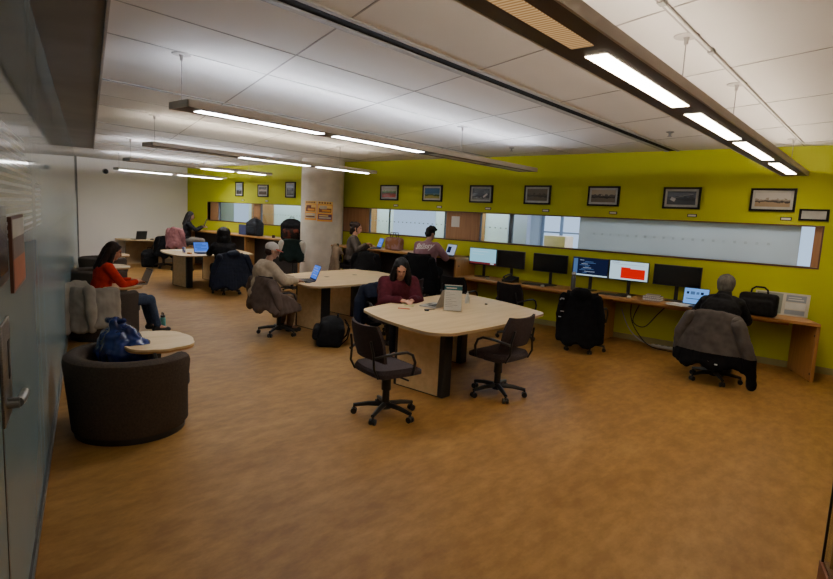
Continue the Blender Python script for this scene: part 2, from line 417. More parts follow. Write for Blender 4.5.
# strip window : trim, panes, mullions, film
tr=MB()
tr.bb(wx0,wx1,YW-.012,YW+.18,wz0-.022,wz0); tr.bb(wx0,wx1,YW-.012,YW+.18,wz1,wz1+.018); tr.bb(wx0-.018,wx0,YW-.012,YW+.18,wz0-.022,wz1+.018); tr.bb(wx1,wx1+.018,YW-.012,YW+.18,wz0-.022,wz1+.018)
structure(tr.build('trim_8',pm('window_trim',(.13,.055,.025),(.10,.04,.02),4,.5),smooth=False))
win=MB().bb(wx0,-4.17,YW+.10,YW+.108,wz0,wz1).build('window_1',pane_mat('clear_pane',(.93,.96,1.0)),smooth=False); structure(win)
structure(MB().bb(-4.17,-1.02,YW+.10,YW+.108,wz0,wz1).build('window_14',frost_mat('frost_film',(.66,.70,.72)),smooth=False))
structure(MB().bb(-1.02,wx1,YW+.10,YW+.108,wz0,wz1).build('window_15',pane_mat('clear_pane_end',(.93,.96,1.0)),smooth=False))
d=MB()
x=-13.4
while x<-5.6:
    if not(-11.0<x<-9.95): d.box((x,YW+.097,1.655),(.030,.002,.022))
    x+=.118
d.build('film_dots',M_dot,win,smooth=False)
d2=MB(); x=-4.0
dm=MB(); x=-3.9
while x<-1.3:
    dm.box((x,YW+.097,1.655),(.035,.002,.035)); x+=.14
dm.build('film_dots',pm('film_dot_pale',(.54,.58,.59),None,5,.6),win,smooth=False)
mu=MB()
for x in (-15.6,-13.78,-13.42,-9.2,-8.6,-7.05,-6.18,-5.53):
    mu.bb(x-.012,x+.012,YW+.085,YW+.12,wz0,wz1)
for x in (-5.5,): mu.bb(x-.03,x+.03,YW+.085,YW+.13,wz0,wz1)
mu.build('mullion',pm('mullion_grey',(.10,.12,.15),None,5,.5),win,smooth=False)
# wooden reveals / boards fixed behind the strip
bd=MB()
for a,b in ((-16.06,-15.62),(-13.75,-13.45),(-10.3,-9.22),(-7.0,-6.2),(-.87,-.78)):
    bd.bb(a,b,YW+.072,YW+.096,wz0,wz1)
bd.build('wood_board',M_wooddoor,win,smooth=False)
tag(MB().box((-6.77,YW+.069,1.73),(.20,.003,.21)).build('paper_notice',M_paper,smooth=False),'white paper notice taped to the strip window between two wood boards','notice')
# corridor beyond
structure(MB().bb(XW-.3,XE,14.0,14.1,0,H).build('wall_corridor',M_corridor,smooth=False))
structure(MB().bb(XW-.3,XE,YW+.18,14.2,H,H+.1).build('ceiling_corridor',M_corridor,smooth=False))
c=MB(); c.mat(0).bb(-17.6,-6.3,10.4,10.5,0,H); c.mat(1).bb(-6.3,-5.85,10.35,10.5,0,H); c.mat(0).bb(-4.75,3.0,11.2,11.3,0,H)
structure(c.build('partition',[M_corridor,M_lilac],smooth=False))
def corr_panel(x0,x1,y,m,z0=0,z1=2.4):
    return MB().bb(x0,x1,y-.03,y,z0,z1)
for i,(x0,x1) in enumerate(((-16.75,-15.95),(-12.9,-11.4),(-9.6,-8.3))):
    structure(corr_panel(x0,x1,10.4,None).build('window_%d'%(16+i),em('glow_panel',(.62,.80,1.0),.95),smooth=False))  # white corridor panels; their lit look is put in as emission
for i,(x0,x1) in enumerate(((-15.75,-14.6),(-11.2,-10.2),(-8.0,-6.9))):
    structure(corr_panel(x0,x1,10.4,None,0,2.15).build('door_%d'%(i+2),M_wooddoor,smooth=False))
wd=MB(); wd.bb(-7.4,-5.3,13.98,14.0,1.0,2.35); wd.bb(-1.6,-.2,11.18,11.2,.9,2.35)
structure(wd.build('window_20',M_day,smooth=False))
fr=MB()
for x in (-7.4,-6.85,-6.3,-5.8,-5.3): fr.bb(x-.04,x+.04,13.94,13.98,.9,2.45)
for z in (1.55,): fr.bb(-7.4,-5.3,13.95,13.98,z-.02,z+.02)
structure(fr.build('trim_9',pm('corr_frame',(.25,.30,.38),None,3,.5),smooth=False))
cb=thing('cardboard_box','tan cardboard box standing in the corridor behind the strip window','box',(-4.95,10.0,0))
MB().rbox((0,0,.78),(.44,.35,1.56),.01).build('carton',pm('cardboard',(.8,.62,.52),None,5,.8),cb)

# column
col=MB().lathe([(.48,0),(.48,H)],(-10.15,8.55,0),48).build('column',M_concrete); structure(col)

# ------------------------------------------------------------------ lights
def fixture(label,x,y0,y1,lens,tube,hang):
    t=thing('pendant_light',label,'ceiling light',(x,y0,2.55),0,'long pendant light bars')
    L=y1-y0; h=.055; w=.30
    b=MB(); b.mat(1).bb(-w/2,-w/2+.012,0,L,0,h); b.bb(w/2-.012,w/2,0,L,0,h); b.bb(-w/2,w/2,0,.012,0,h); b.bb(-w/2,w/2,L-.012,L,0,h)
    b.mat(0).bb(-w/2+.012,w/2-.012,.012,L-.012,.001,.03)
    b.build('housing',[M_fix_under,M_fix_side],t,smooth=False)
    for (a,c,mm) in lens:
        MB().bb(-.05,.05,a-y0,c-y0,-.002,.004).build('lens',mm,t,smooth=False)
    if tube:
        tb=MB(); tb.cyl((0,.06,.052),(0,L-.06,.052),.010,n=10); tb.build('lamp_tube',tube,t)
    # hangers: canopy ring, cable
    ys=[]
    yy=1.14
    for k in range(8):
        if y0-.3<yy-.0<y1-.3 and yy>y0: ys.append(yy)
        yy+=1.36
    for q in hang:
        cb=MB(); cb.cyl((0,q-y0,h-.03),(0,q-y0,H-2.55-.012),.0035,n=6)
        o=cb.build('cable',M_cable,t)
        MB().lathe([(.012,-.05),(.014,-.02),(.02,-.008),(.07,-.006),(.075,0)],(0,q-y0,H-2.55),20).build('canopy',pm('canopy_white',(.45,.42,.40),None,5,.5),o)
    return t
TW1=em('tube_warm',(1.0,.86,.68),70); TC1_=em('tube_cool',(.79,.87,1.0),108); TW2=em('tube_cream',(1.0,.90,.72),90); TC2_=em('tube_cool_far',(.90,.94,1.0),130); TC3_=em('tube_cool_end',(.93,.95,1.0),150)
Wm,Cm,Of,Du,Fm=M_lens_warm,M_lens_cool,M_lens_off,M_lens_dull,M_lens_far
fixture('nearest pendant light bar, brown underside with one amber and four lit panels',-1.13,1.05,8.78,[(1.12,2.36,Of),(2.5,3.78,Wm),(4.05,5.28,Wm),(5.48,6.85,Wm),(7.2,8.5,Wm)],TW1,[2.3,3.76,5.15,8.35])
fixture('second pendant light bar, two lit white panels, ending above the brownish trees photo',-4.42,2.24,7.75,[(2.4,3.68,Cm),(3.86,5.2,Cm),(5.4,6.5,Du),(6.65,7.65,Du)],TC1_,[2.27,6.0])
fixture('third pendant light bar, passing in front of the concrete column',-7.75,3.5,7.7,[(3.58,4.7,Du),(4.9,6.2,Cm),(6.4,7.6,Cm)],TW2,[3.6,6.9])
fixture('fourth pendant light bar, second from the white end wall',-11.05,4.6,7.7,[(4.7,5.9,Du),(6.1,6.8,Fm),(6.95,7.6,Fm)],TC2_,[4.68,7.2])
fixture('farthest pendant light bar, closest to the white end wall',-14.4,5.75,8.6,[(5.85,7.1,Fm),(7.3,8.5,Fm)],TC3_,[5.83,8.0])
def area(name,loc,sx,sy,e,c,up=False,rot=None):
    l=bpy.data.lights.new(name,'AREA'); l.shape='RECTANGLE'; l.size=sx; l.size_y=sy; l.energy=e; l.color=c
    o=bpy.data.objects.new(name,l); COL.objects.link(o); o.location=loc
    o.rotation_euler=rot if rot else ((PI,0,0) if up else (0,0,0)); return o
warm=(1.0,.86,.70); cool=(.88,.93,1.0)
area('corridor_lamp',(-13.5,9.85,2.9),6,.5,150,(.72,.85,1.0))
area('corridor_lamp',(-8,9.85,2.9),5,.5,140,(.72,.85,1.0))
area('corridor_lamp',(-5.4,12.3,2.9),2.2,2.0,140,(.65,.82,1.0))
area('corridor_lamp',(-2.2,10.2,2.9),4,.5,130,(.8,.9,1.0))
# entry-hall lamp behind the camera
area('hall_lamp',(1.6,1.5,2.93),.4,4.5,28,warm)
wd_=bpy.data.worlds.new('world'); SC.world=wd_; wd_.use_nodes=True
wd_.node_tree.nodes['Background'].inputs[0].default_value=(.6,.65,.7,1); wd_.node_tree.nodes['Background'].inputs[1].default_value=.05

# conduit on ceiling, detectors
cd=thing('conduit','thin white conduit run along the ceiling above the nearest light bar','conduit',(-1.07,0,H))
q=MB(); q.cyl((.0,1.2,-.012),(.0,8.7,-.012),.010,n=8); q.build('pipe',pm('conduit_white',(.74,.71,.67),None,5,.5),cd)
for y in (2.6,3.1,4.1): MB().box((.0,y,-.014),(.035,.06,.028)).build('clip',pm('clip_grey',(.35,.34,.32),None,5,.5),cd)
for i,(x,y,lab) in enumerate(((-2.27,7.3,'ceiling sprinkler head right of the wide black slot'),(-4.9,8.0,'ceiling sprinkler head near the lime wall above the second light bar'))):
    t=thing('sprinkler_head',lab,'sprinkler',(x,y,H),0)
    MB().lathe([(.012,-.05),(.014,-.02),(.045,-.008),(.045,0)],n=18).build('escutcheon',M_rail,t)
    MB().lathe([(.026,-.056),(.026,-.05)],n=12).build('deflector',M_rail,t)
t=thing('security_camera','black dome security camera on the white end wall','camera',(XW,6.62,2.63),0)
MB().cyl((0,0,0),(.05,0,0),.075,n=24).build('mount',pm('cam_white',(.4,.39,.38),None,5,.5),t)
MB().ell((.06,0,-.01),(.075,.07,.07)).build('dome',M_black,t)


# ------------------------------------------------------------------ office chairs
def chair_proto(name,label,cat,sh,fab,arms=True,ring=False):
    t=thing(name,label,cat)
    s=MB(); n=9
    # seat: rounded, slightly dished pad
    poly=rpoly([(-.245,-.22),(.245,-.22),(.235,.24),(-.235,.24)],.06,.012)
    s.prism(poly,sh-.045,sh-.012); top=[(x*.93,y*.93) for x,y in poly]
    o=len(s.v); k=len(poly)
    s.add([(x,y,sh-.012) for x,y in poly]+[(x,y,sh+.008+(.012*(abs(x)/.2)**2)-(.02 if y>.17 else 0)) for x,y in top],[(i,(i+1)%k,k+(i+1)%k,k+i) for i in range(k)]+[tuple(range(k,2*k))])
    s.build('seat',fab,t)
    # back: curved shell
    b=MB(); nu,nv=13,8; vs=[]
    for side in (0,1):
        for j in range(nv+1):
            v=j/nv; z=sh+.105+v*.295; wv=.232+.018*math.sin(PI*v)-.02*(v**4)
            for i in range(nu):
                u=-1+2*i/(nu-1); x=u*wv
                zz=z-.02*(abs(u)**3)*(1 if v<.5 else -0.6)
                y=-.225-.055*v+.075*u*u*(.6+.4*(1-v))-.035*(1-(2*v-1)**2)*0+(-.028 if side else 0)
                vs.append((x,y,zz))
    m=(nv+1)*nu; fs=[]
    for j in range(nv):
        for i in range(nu-1):
            a=j*nu+i; fs.append((a,a+1,a+nu+1,a+nu)); fs.append((m+a,m+a+nu,m+a+nu+1,m+a+1))
    for i in range(nu-1):
        fs.append((i,m+i,m+i+1,i+1)); a=nv*nu+i; fs.append((a,a+1,m+a+1,m+a))
    for j in range(nv):
        a=j*nu; fs.append((a,a+nu,m+a+nu,m+a)); a=j*nu+nu-1; fs.append((a,m+a,m+a+nu,a+nu))
    b.add(vs,fs); b.build('backrest',fab,t)
    for sx in (-1,1):
        q=MB(); q.tube([(sx*.16,-.10,sh-.05),(sx*.20,-.22,sh-.04),(sx*.20,-.262,sh+.04),(sx*.185,-.262,sh+.16),(sx*.17,-.285,sh+.28)],.011,8)
        q.build('back_support',M_blackm,t)
        if arms:
            a=MB(); a.tube([(sx*.20,.10,sh-.05),(sx*.262,.10,sh-.03),(sx*.272,.11,sh+.08),(sx*.272,.08,sh+.15),(sx*.27,.02,sh+.178),(sx*.262,-.10,sh+.175),(sx*.245,-.20,sh+.16),(sx*.21,-.265,sh+.14)],.0125,10)
            a.build('armrest',M_black,t)
    c=MB(); c.rbox((0,0,sh-.07),(.24,.22,.05),.012); c.cyl((.05,.02,sh-.07),(.27,.05,sh-.075),.008); 
    c.build('mechanism',M_black,t)
    c=MB(); c.cyl((0,0,.10),(0,0,.26 if sh<.6 else .42),.034,.032,18); c.cyl((0,0,.26 if sh<.6 else .42),(0,0,sh-.08),.017,n=14)
    if sh<.6: c.cyl((0,0,.24),(0,0,.36),.044,.04,18)
    c.build('gas_column',M_black,t)
    if ring:
        c=MB(); c.tube([(.2*math.cos(2*PI*i/24),.2*math.sin(2*PI*i/24),.26) for i in range(25)],.010,8)
        for k in range(3): a=2*PI*k/3; c.cyl((.03*math.cos(a),.03*math.sin(a),.26),(.2*math.cos(a),.2*math.sin(a),.26),.008)
        c.build('foot_ring',pm('foot_ring_chrome',(.4,.4,.4),None,20,.25,metal=.9),t)
    st=MB(); st.cyl((0,0,.065),(0,0,.125),.05,.042,18)
    for k in range(5):
        a=2*PI*k/5+.3; ca,sa=math.cos(a),math.sin(a)
        st.tube([(ca*.03,sa*.03,.105),(ca*.16,sa*.16,.10),(ca*.29,sa*.29,.078)],[.026,.022,.017],8)
    so=st.build('star_base',M_black,t)
    for k in range(5):
        a=2*PI*k/5+.3; ca,sa=math.cos(a),math.sin(a); px,py=ca*.285,sa*.285
        w=MB(); tx,ty=-sa,ca
        for e in (-1,1):
            w.cyl((px+tx*e*.010,py+ty*e*.010,.0275),(px+tx*e*.027,py+ty*e*.027,.0275),.0275,n=16)
        w.cyl((px,py,.03),(px,py,.075),.010); w.rbox((px,py,.047),(.03,.03,.025),.008)
        w.build('caster',M_black,so)
    return t
used_arm=[False]; used_plain=[False]; used_stool=[False]
P_arm=chair_proto('task_chair','x','chair',.46,M_chairfab)
P_plain=chair_proto('task_chair','x','chair',.46,M_chairdark,True)
P_stool=chair_proto('drafting_stool','x','stool',.75,M_chairdark,False,True)
GC='wheeled task chairs'; GS='tall stools at the high counter'
def chairA(x,y,deg,label): return place(P_arm,used_arm,(x,y,0),rad(deg),label,GC)
def chairB(x,y,deg,label): return place(P_plain,used_plain,(x,y,0),rad(deg),label,GC)
def stool(x,y,deg,label): return place(P_stool,used_stool,(x,y,0),rad(deg),label,GS)
chairA(-3.36,3.63,-14,'empty plum-grey task chair in the foreground, left of the near table leg')
chairA(-3.0,4.93,87,'empty plum-grey task chair at the right end of the near table')
chairA(-6.73,4.91,-6,'task chair with taupe coat, under the man in the white cap')
chairA(-5.06,5.46,-116,'task chair behind the near table under the woman in maroon')
chairA(-5.66,6.35,95,'empty task chair at the middle table behind the black floor bag')
chairA(-10.60,6.42,82,'task chair with navy puffer jacket, at the far maple table')
chairB(-15.78,7.55,80,'dark task chair with black coat, at the table on the white wall')
chairB(-5.42,7.55,3,'dark task chair facing the lit white monitor at the left desk end')
chairB(-4.37,7.62,-8,'empty dark task chair facing the two switched-off monitors at left')
chairB(-3.30,7.72,6,'task chair buried under a black coat, in front of the code screen')
chairB(-1.52,7.47,-4,'task chair with grey and black jacket under the person in a beanie')
stool(-14.98,7.70,18,'tall stool with pink coat, beside the white end wall')
stool(-10.12,7.72,48,'tall stool with white-sleeved varsity jacket, left of the column')
stool(-8.46,7.86,-46,'tall stool under the woman in grey by the column')
#stool(-7.72,7.85,8,'tall stool with a black coat, between the two people at the high counter')
stool(-6.46,7.84,16,'tall stool with black coat under the man in mauve')

# ------------------------------------------------------------------ group tables
T_CORN=[(-4.50,4.38),(-3.02,3.93),(-3.07,6.06),(-4.78,6.64)]
TC=(-3.85,5.28)
def group_table(label,dx,dy,sy=1.0,grom=False,sx=1.0):
    t=thing('group_table',label,'table',(TC[0]+dx,TC[1]+dy,0),0,'rounded maple group tables')
    P=[((x-TC[0])*sx,(y-TC[1])*sy) for x,y in T_CORN]
    poly=rpoly(P,[.20,.24,.20,.24],.05)
    m=MB(); m.mat(0).prism(poly,.714,.74); m.mat(1); n=len(poly)
    m.add([(x*1.002,y*1.002,.712) for x,y in poly]+[(x*1.002,y*1.002,.738) for x,y in poly],[(i,(i+1)%n,n+(i+1)%n,n+i) for i in range(n)])
    m.build('tabletop',[M_lam,M_lamedge],t)
    u=MB(); 
    u.bb(-.12,.12,-.85*sy,.65*sy,.66,.712); u.build('under_beam',M_black,t)
    for (cx,cy) in ((.24,-.83*sy),(-.45,.42*sy)):
        l=MB(); l.mat(0).bb(cx-.31,cx+.25,cy-.065,cy+.065,.012,.712); l.mat(1).rbox((cx+.285,cy,.356),(.07,.134,.712),.01); l.rbox((cx-.33,cy,.356),(.04,.134,.712),.01)
        l.bb(cx-.31,cx+.25,cy-.06,cy+.06,0,.012)
        l.build('panel_leg',[M_lam,M_black],t,smooth=False)
    if grom:
        for x,y in ((-.10,-.28),(-.12,.36)):
            MB().lathe([(.0,.7405),(.042,.7405),(.045,.742),(.04,.743),(0,.743)],(x,y,0),20).build('cable_grommet',M_black,t)
    return t
group_table('near maple table with rounded corners, panel legs and a leaflet stand',0,0)
group_table('middle maple table where the man in the white cap sits',-3.13,1.1,1.0,True)
group_table('far maple table with blue laptop, left of the navy puffer jacket',-8.39,1.62,.88,False,1.13)
# small table on the white wall
t=thing('wall_table','half-round maple table against the white end wall','table',(-16.85,7.65,0))
m=MB(); m.prism(rpoly([(-.43,-.82),(.40,-.72),(.40,.72),(-.43,.82)],[.02,.3,.3,.02],.04),.712,.74); m.build('tabletop',M_lam,t)
m=MB(); m.bb(-.36,-.30,-.55,.55,0,.712); m.build('panel_leg',M_lamedge,t,smooth=False)
m=MB(); m.cyl((.2,.1,0),(.2,.1,.712),.035); m.cyl((.2,.1,0),(.2,.1,.02),.2,n=24); m.build('post_leg',M_oakv,t)

# ------------------------------------------------------------------ wall desks
def desk(label,x0,x1,z,panels,yf=8.34,group='wall desks',name='wall_desk',cut=0,dark=False):
    t=thing(name,label,'desk',((x0+x1)/2,(yf+YW)/2,0),0,group); L=x1-x0; D=YW-yf-.02; cx=(x0+x1)/2
    if cut:
        MB().prism([(-L/2,-D/2-.01),(L/2,-D/2-.01),(L/2-cut,D/2-.01),(-L/2,D/2-.01)],z-.036,z).build('worktop',M_oak,t,smooth=False)
        a=Vector((L/2-.02,-D/2+.02,0)); b_=Vector((L/2-cut-.005,D/2-.02,0)); d_=(b_-a); Rz=Matrix.Rotation(math.atan2(d_.y,d_.x),3,'Z')
        o=MB().box((a+b_)/2+Vector((0,0,(z-.03)/2)),(d_.length,.036,z-.05),Rz).build('end_panel',M_oakv,t,smooth=False)
        q=MB(); n_=Rz@Vector((0,1,0)); e_=a+d_.normalized()*.04
        for zz in (.10,z-.16): q.cyl(e_+n_*-.021+Vector((0,0,zz)),e_+n_*.021+Vector((0,0,zz)),.014,n=14)
        for f_ in (.07,.6): q.cyl(a+d_.normalized()*f_,a+d_.normalized()*f_+Vector((0,0,.012)),.018)
        q.build('bolt_cap',M_black,o)
    else: MB().rbox((0,-.01,z-.018),(L,D,.036),.004).build('worktop',M_oak,t)
    if dark: MB().bb(-L/2+.04,L/2-.04,D/2-.36,D/2-.34,.06,z-.036).build('void_sheet',pm('void_dark',(.016,.010,.008),None,4,.6),t,smooth=False)  # dark sheet added to stand in for the black void under the counter
    for px in panels:
        p=MB().bb(px-.018-cx,px+.018-cx,-D/2+.03,D/2-.03,.01,z-.036); o=p.build('end_panel',M_oakv,t,smooth=False)
        b=MB()
        for (yy,zz) in ((-D/2+.12,.10),(-D/2+.12,z-.16)):
            b.cyl((px+.016-cx,yy,zz),(px+.024-cx,yy,zz),.014,n=14)
        b.cyl((px-cx,-D/2+.07,0),(px-cx,-D/2+.07,.012),.02); b.cyl((px-cx,D/2-.1,0),(px-cx,D/2-.1,.012),.02)
        b.build('bolt_cap',M_black,o)
    m=MB().bb(-L/2+.05,L/2-.05-cut,D/2-.16,D/2-.14,z-.14,z-.036); m.build('modesty_rail',M_oak,t,smooth=False)
    return t
desk('long oak wall desk at right, used by the person in the beanie',-3.42,-.60,.74,[-3.39],cut=.34)
desk('oak wall desk under the lit white and dark monitors, left half',-6.13,-3.43,.74,[-6.10,-3.46])
desk('high oak counter right of the column, where the man in mauve works',-9.6,-6.16,1.08,[-6.18,-8.4],8.36,'high counters','high_counter',dark=True)
desk('high oak counter left of the column, under the far strip window',-16.2,-10.75,1.08,[-16.18,-13.05,-10.8],8.36,'high counters','high_counter',dark=True)

# ------------------------------------------------------------------ tub chairs
def tub_proto():
    t=thing('tub_chair','x','armchair'); R0,R1=.42,.475; zt=.64; th=.15
    n=44; a0,a1=rad(90+42),rad(450-42); vs=[]; prof=[]
    # wall cross-section (radius offset inward, z), outer bottom -> top -> inner bottom
    sec=[(0,.055,0),(0,.3,0),(0,.58,0),(.012,.615,0),(.04,.636,0),(.075,.642,0),(.11,.634,0),(.138,.61,0),(.15,.56,0),(.15,.36,0)]
    k=len(sec); 
    for i in range(n+1):
        a=a0+(a1-a0)*i/n; ca,sa=math.cos(a),math.sin(a)
        for (inw,z,_) in sec:
            r=R0+(R1-R0)*(z-.055)/(zt-.055)-inw
            vs.append((ca*r,sa*r,z))
    fs=[(i*k+j,(i+1)*k+j,(i+1)*k+j+1,i*k+j+1) for i in range(n) for j in range(k-1)]
    fs+=[tuple(range(k)),tuple(n*k+j for j in range(k-1,-1,-1))]
    MB().add(vs,fs).build('shell',M_tub,t)
    s=MB(); s.prism([(math.cos(2*PI*i/40)*.34,math.sin(2*PI*i/40)*.34+(.09 if math.sin(2*PI*i/40)>0 else 0)) for i in range(40)],.055,.34); s.build('seat_base',M_tub,t)
    c=MB(); pr=[(math.cos(2*PI*i/40)*.325,math.sin(2*PI*i/40)*.325+(.12 if math.sin(2*PI*i/40)>0 else 0)) for i in range(40)]
    c.prism(pr,.34,.40); nn=len(pr)
    c.add([(x,y,.40) for x,y in pr]+[(x*.93,y*.93,.425) for x,y in pr],[(i,(i+1)%nn,nn+(i+1)%nn,nn+i) for i in range(nn)]+[tuple(range(nn,2*nn))])
    c.build('seat_cushion',M_tub,t)
    p=MB(); p.lathe([(.0,0),(.40,0),(.40,.055),(0,.055)],n=40); p.build('plinth',M_black,t)
    return t
def add_tablet(t,rz=0):
    p=MB(); poly=rpoly([(-.40,.02),(.26,-.08),(.30,.44),(-.40,.50)],[.19,.15,.19,.19],.03)
    p.mat(0).prism(poly,.668,.684); p.mat(1).prism([(x*.995+.0,y*.995) for x,y in poly],.652,.668)
    o=p.build('writing_tablet',[M_lam,M_oak],t)
    q=MB(); q.tube([(.40,.05,.35),(.435,.05,.50),(.40,.06,.62),(.24,.1,.652)],.016,8); q.build('tablet_arm',M_blackm,o)
P_tub=tub_proto(); add_tablet(P_tub); used_tub=[False]
def tub(x,y,deg,label): return place(P_tub,used_tub,(x,y,0),rad(deg),label,'tub chairs along the glass wall')
tub(-4.54,1.90,-6,'nearest brown-grey tub chair, holding a blue bag behind its maple tablet')
tub(-7.98,3.0,-6,'second tub chair, with a pale jacket and the woman in red')
tub(-10.32,3.82,-6,'third tub chair, empty, right behind the woman in red')
tub(-12.55,4.75,-6,'farthest tub chair, empty, nearest the white end wall')

# ------------------------------------------------------------------ people
def V3(*a): return Vector(a)
def ik(S,W,a,b,pole):
    d=W-S; L=min(d.length,(a+b)*.995); u=d.normalized(); W=S+u*L
    x=(a*a-b*b+L*L)/(2*L); h=math.sqrt(max(a*a-x*x,0)); p=(pole-u*pole.dot(u)).normalized()
    return S+u*x+p*h,W
def person(name_label,loc,rz,sz,lean=8,hpitch=15,hyaw=0,hl=None,hr=None,knees=(.42,.42),kx=.11,ankle_y=.40,ankle_z=.09,
           top=None,pants=None,shoe=None,skin=None,hair=None,hairstyle='long',arms_down=False,extra=None,bulk=1.0,sleeve_cuff=None,hood=False,collar=False):
    skin=skin or M_skin; shoe=shoe or M_shoe
    t=thing('person',name_label,'person',loc,rz)
    l=rad(lean); sp=V3(0,math.sin(l),math.cos(l))
    pv=V3(0,-.02,sz+.095); belly=pv+sp*.17; chest=pv+sp*.33; nb=pv+sp*.47
    l2=rad(lean*.8+hpitch*.35); hn=V3(0,math.sin(l2),math.cos(l2))
    HR=Matrix.Rotation(rad(hyaw),3,'Z')@Matrix.Rotation(rad(-hpitch),3,'X')     # local head: +Y forward
    neck=nb+hn*.07; hc=neck+hn*.02+HR@V3(0,.025,.095)
    SR=Matrix.Rotation(-l,3,'X')
    sh=[nb+SR@V3(s*.175,0,-.045) for s in (-1,1)]
    hip=[pv+V3(s*.09,.03,-.02) for s in (-1,1)]
    knee=[V3(-kx,knees[0],sz+.055),V3(kx,knees[1],sz+.055)]
    ank=[V3(-kx,ankle_y,ankle_z),V3(kx,ankle_y+.03,ankle_z)]
    hands=[hl,hr]; prims=[]; arm=[]
    for i,s in enumerate((-1,1)):
        W=hands[i] if hands[i] is not None else V3(s*.20,.26,sz+.16)
        W=V3(*W); E_,W=ik(sh[i],W,.275,.245,V3(s*.7,-.55,-.6)); arm.append((sh[i],E_,W))
    # body
    prims+=[('e',pv,(.155,.115,.11)),('e',belly,(.14,.10,.14),SR),('e',chest,(.16,.105,.17),SR),('c',nb-sp*.02,hc+V3(0,0,-.03),.055,.05)]
    for i in (0,1):
        S,E_,W=arm[i]; s=(-1,1)[i]
        prims+=[('c',nb-sp*.03,S,.055,.052),('c',S,E_,.047,.037),('c',E_,W,.037,.026)]
        prims+=[('c',hip[i],knee[i],.078,.052),('c',knee[i],ank[i],.050,.036),('c',ank[i],ank[i]+V3(0,.13,-.045),.036,.028)]
        # hand
        f=(W-E_).normalized(); f=V3(f.x,f.y,f.z*.35-.10).normalized(); sd=f.cross(V3(0,0,1)).normalized()*(1)   # sd points to the right of f
        up=sd.cross(f); pc=W+f*.045
        prims+=[('c',W,pc+f*.03,.026,.026)]
        Rm=Matrix((sd,f,up)).transposed()
        prims+=[('e',pc+f*.012,(.040,.048,.017),Rm)]
        for k,(o,ln) in enumerate(((-.029,.062),(-.010,.072),(.010,.067),(.028,.052))):
            a=pc+f*.05+sd*o*s; b=a+f*ln*.55-up*.006; c=b+f*ln*.42-up*.026
            prims+=[('c',a,b,.0095,.009),('c',b,c,.009,.0078)]
        th=pc-f*.01-sd*.032*s*1.0; prims+=[('c',th,th+f*.035-sd*.022*s-up*.008,.012,.010),('c',th+f*.035-sd*.022*s-up*.008,th+f*.062-sd*.018*s-up*.018,.010,.0085)]
    # head
    def h(x,y,z): return hc+HR@V3(x,y,z)
    prims+=[('e',h(0,-.012,.025),(.073,.094,.088),HR),('e',h(0,.022,-.035),(.058,.066,.072),HR),('c',h(-.02,.055,-.082),h(.02,.055,-.082),.022,.022),
            ('c',h(0,.083,.012),h(0,.100,-.022),.009,.014),('c',h(-.03,.074,.028),h(.03,.074,.028),.014,.014),
            ('e',h(.073,-.008,-.01),(.010,.020,.030),HR),('e',h(-.073,-.008,-.01),(.010,.020,.030),HR),('e',h(0,.083,-.052),(.022,.012,.010),HR)]
    blob('body',prims,skin,t,.0075,2)
    for s in (-1,1):
        MB().ell(h(s*.029,.080,.010),(.012,.008,.008),HR,10,6).build('eye',M_eye,t)
    MB().ell(h(0,.0905,-.050),(.020,.007,.006),HR,12,6).build('mouth',M_lip,t)
    # clothes
    if top is not None:
        B=bulk; q=[('e',pv+sp*.03,(.175*B,.135*B,.11)),('e',belly,(.165*B,.125*B,.16),SR),('e',chest,(.185*B,.13*B,.19),SR)]
        for i in (0,1):
            S,E_,W=arm[i]; d=(W-E_).normalized()
            q+=[('c',nb-sp*.045,S,.068,.068*B),('c',S,E_,.066*B,.054*B),('c',E_,W-d*.02,.054*B,.040*B)]
        q+=[('c',nb-sp*.04,nb+hn*.005,.075,.066)]
        if hood: q+=[('e',nb+V3(0,-.085,.01),(.12,.06,.09)),('c',nb+V3(-.08,-.02,.02),nb+V3(.08,-.02,.02),.045,.045)]
        if collar: q+=[('c',nb-sp*.03,hc+V3(0,-.03,-.09),.10,.085),('c',nb+SR@V3(-.12,0,-.01),nb+SR@V3(.12,0,-.01),.075,.075)]
        blob('top',q,top,t,.012,4,.007,10)
    if pants is not None:
        q=[('e',pv-V3(0,0,.01),(.172,.13,.105))]
        for i in (0,1):
            q+=[('c',hip[i],knee[i],.093,.068),('c',knee[i],ank[i]+V3(0,0,.03),.068,.052)]
        blob('trousers',q,pants,t,.013,4,.006,10)
    for i in (0,1):
        a=ank[i]; q=[('c',a+V3(0,-.03,-.035-0*.01),a+V3(0,.15,-.05),.042,.034),('c',a+V3(0,-.01,-.03),a+V3(0,.0,.03),.045,.045)]
        q=[(k,V3(p0.x,p0.y,max(p0.z,r0)),V3(p1.x,p1.y,max(p1.z,r1)),r0,r1) for k,p0,p1,r0,r1 in q]
        if ankle_z<.12: blob('shoe',q,shoe,t,.012,2)
        else: blob('shoe',q,shoe,t,.012,2)
    # hair
    hair=hair or M_hairblk
    cap=[('e',h(0,-.025,.042),(.084,.098,.088),HR),('e',h(0,-.055,-.01),(.080,.066,.085),HR)]
    if hairstyle=='long':
        q=cap+[('c',h(-.055,-.06,0),h(-.075,-.09,-.24),.045,.035),('c',h(.055,-.06,0),h(.075,-.09,-.24),.045,.035),('c',h(0,-.085,0),h(0,-.12,-.26),.055,.045),
               ('c',h(-.074,.0,.02),h(-.085,.0,-.16),.024,.03),('c',h(.074,.0,.02),h(.085,.0,-.16),.024,.03),('c',h(-.05,.05,.085),h(-.078,.02,.03),.02,.018),('c',h(.05,.05,.085),h(.078,.02,.03),.02,.018)]
        blob('hair',q,hair,t,.010,3,.004,30)
    elif hairstyle=='curtain':   # long hair falling forward on both sides of a bowed face
        q=cap+[('e',h(0,-.034,.050),(.092,.094,.088),HR)]
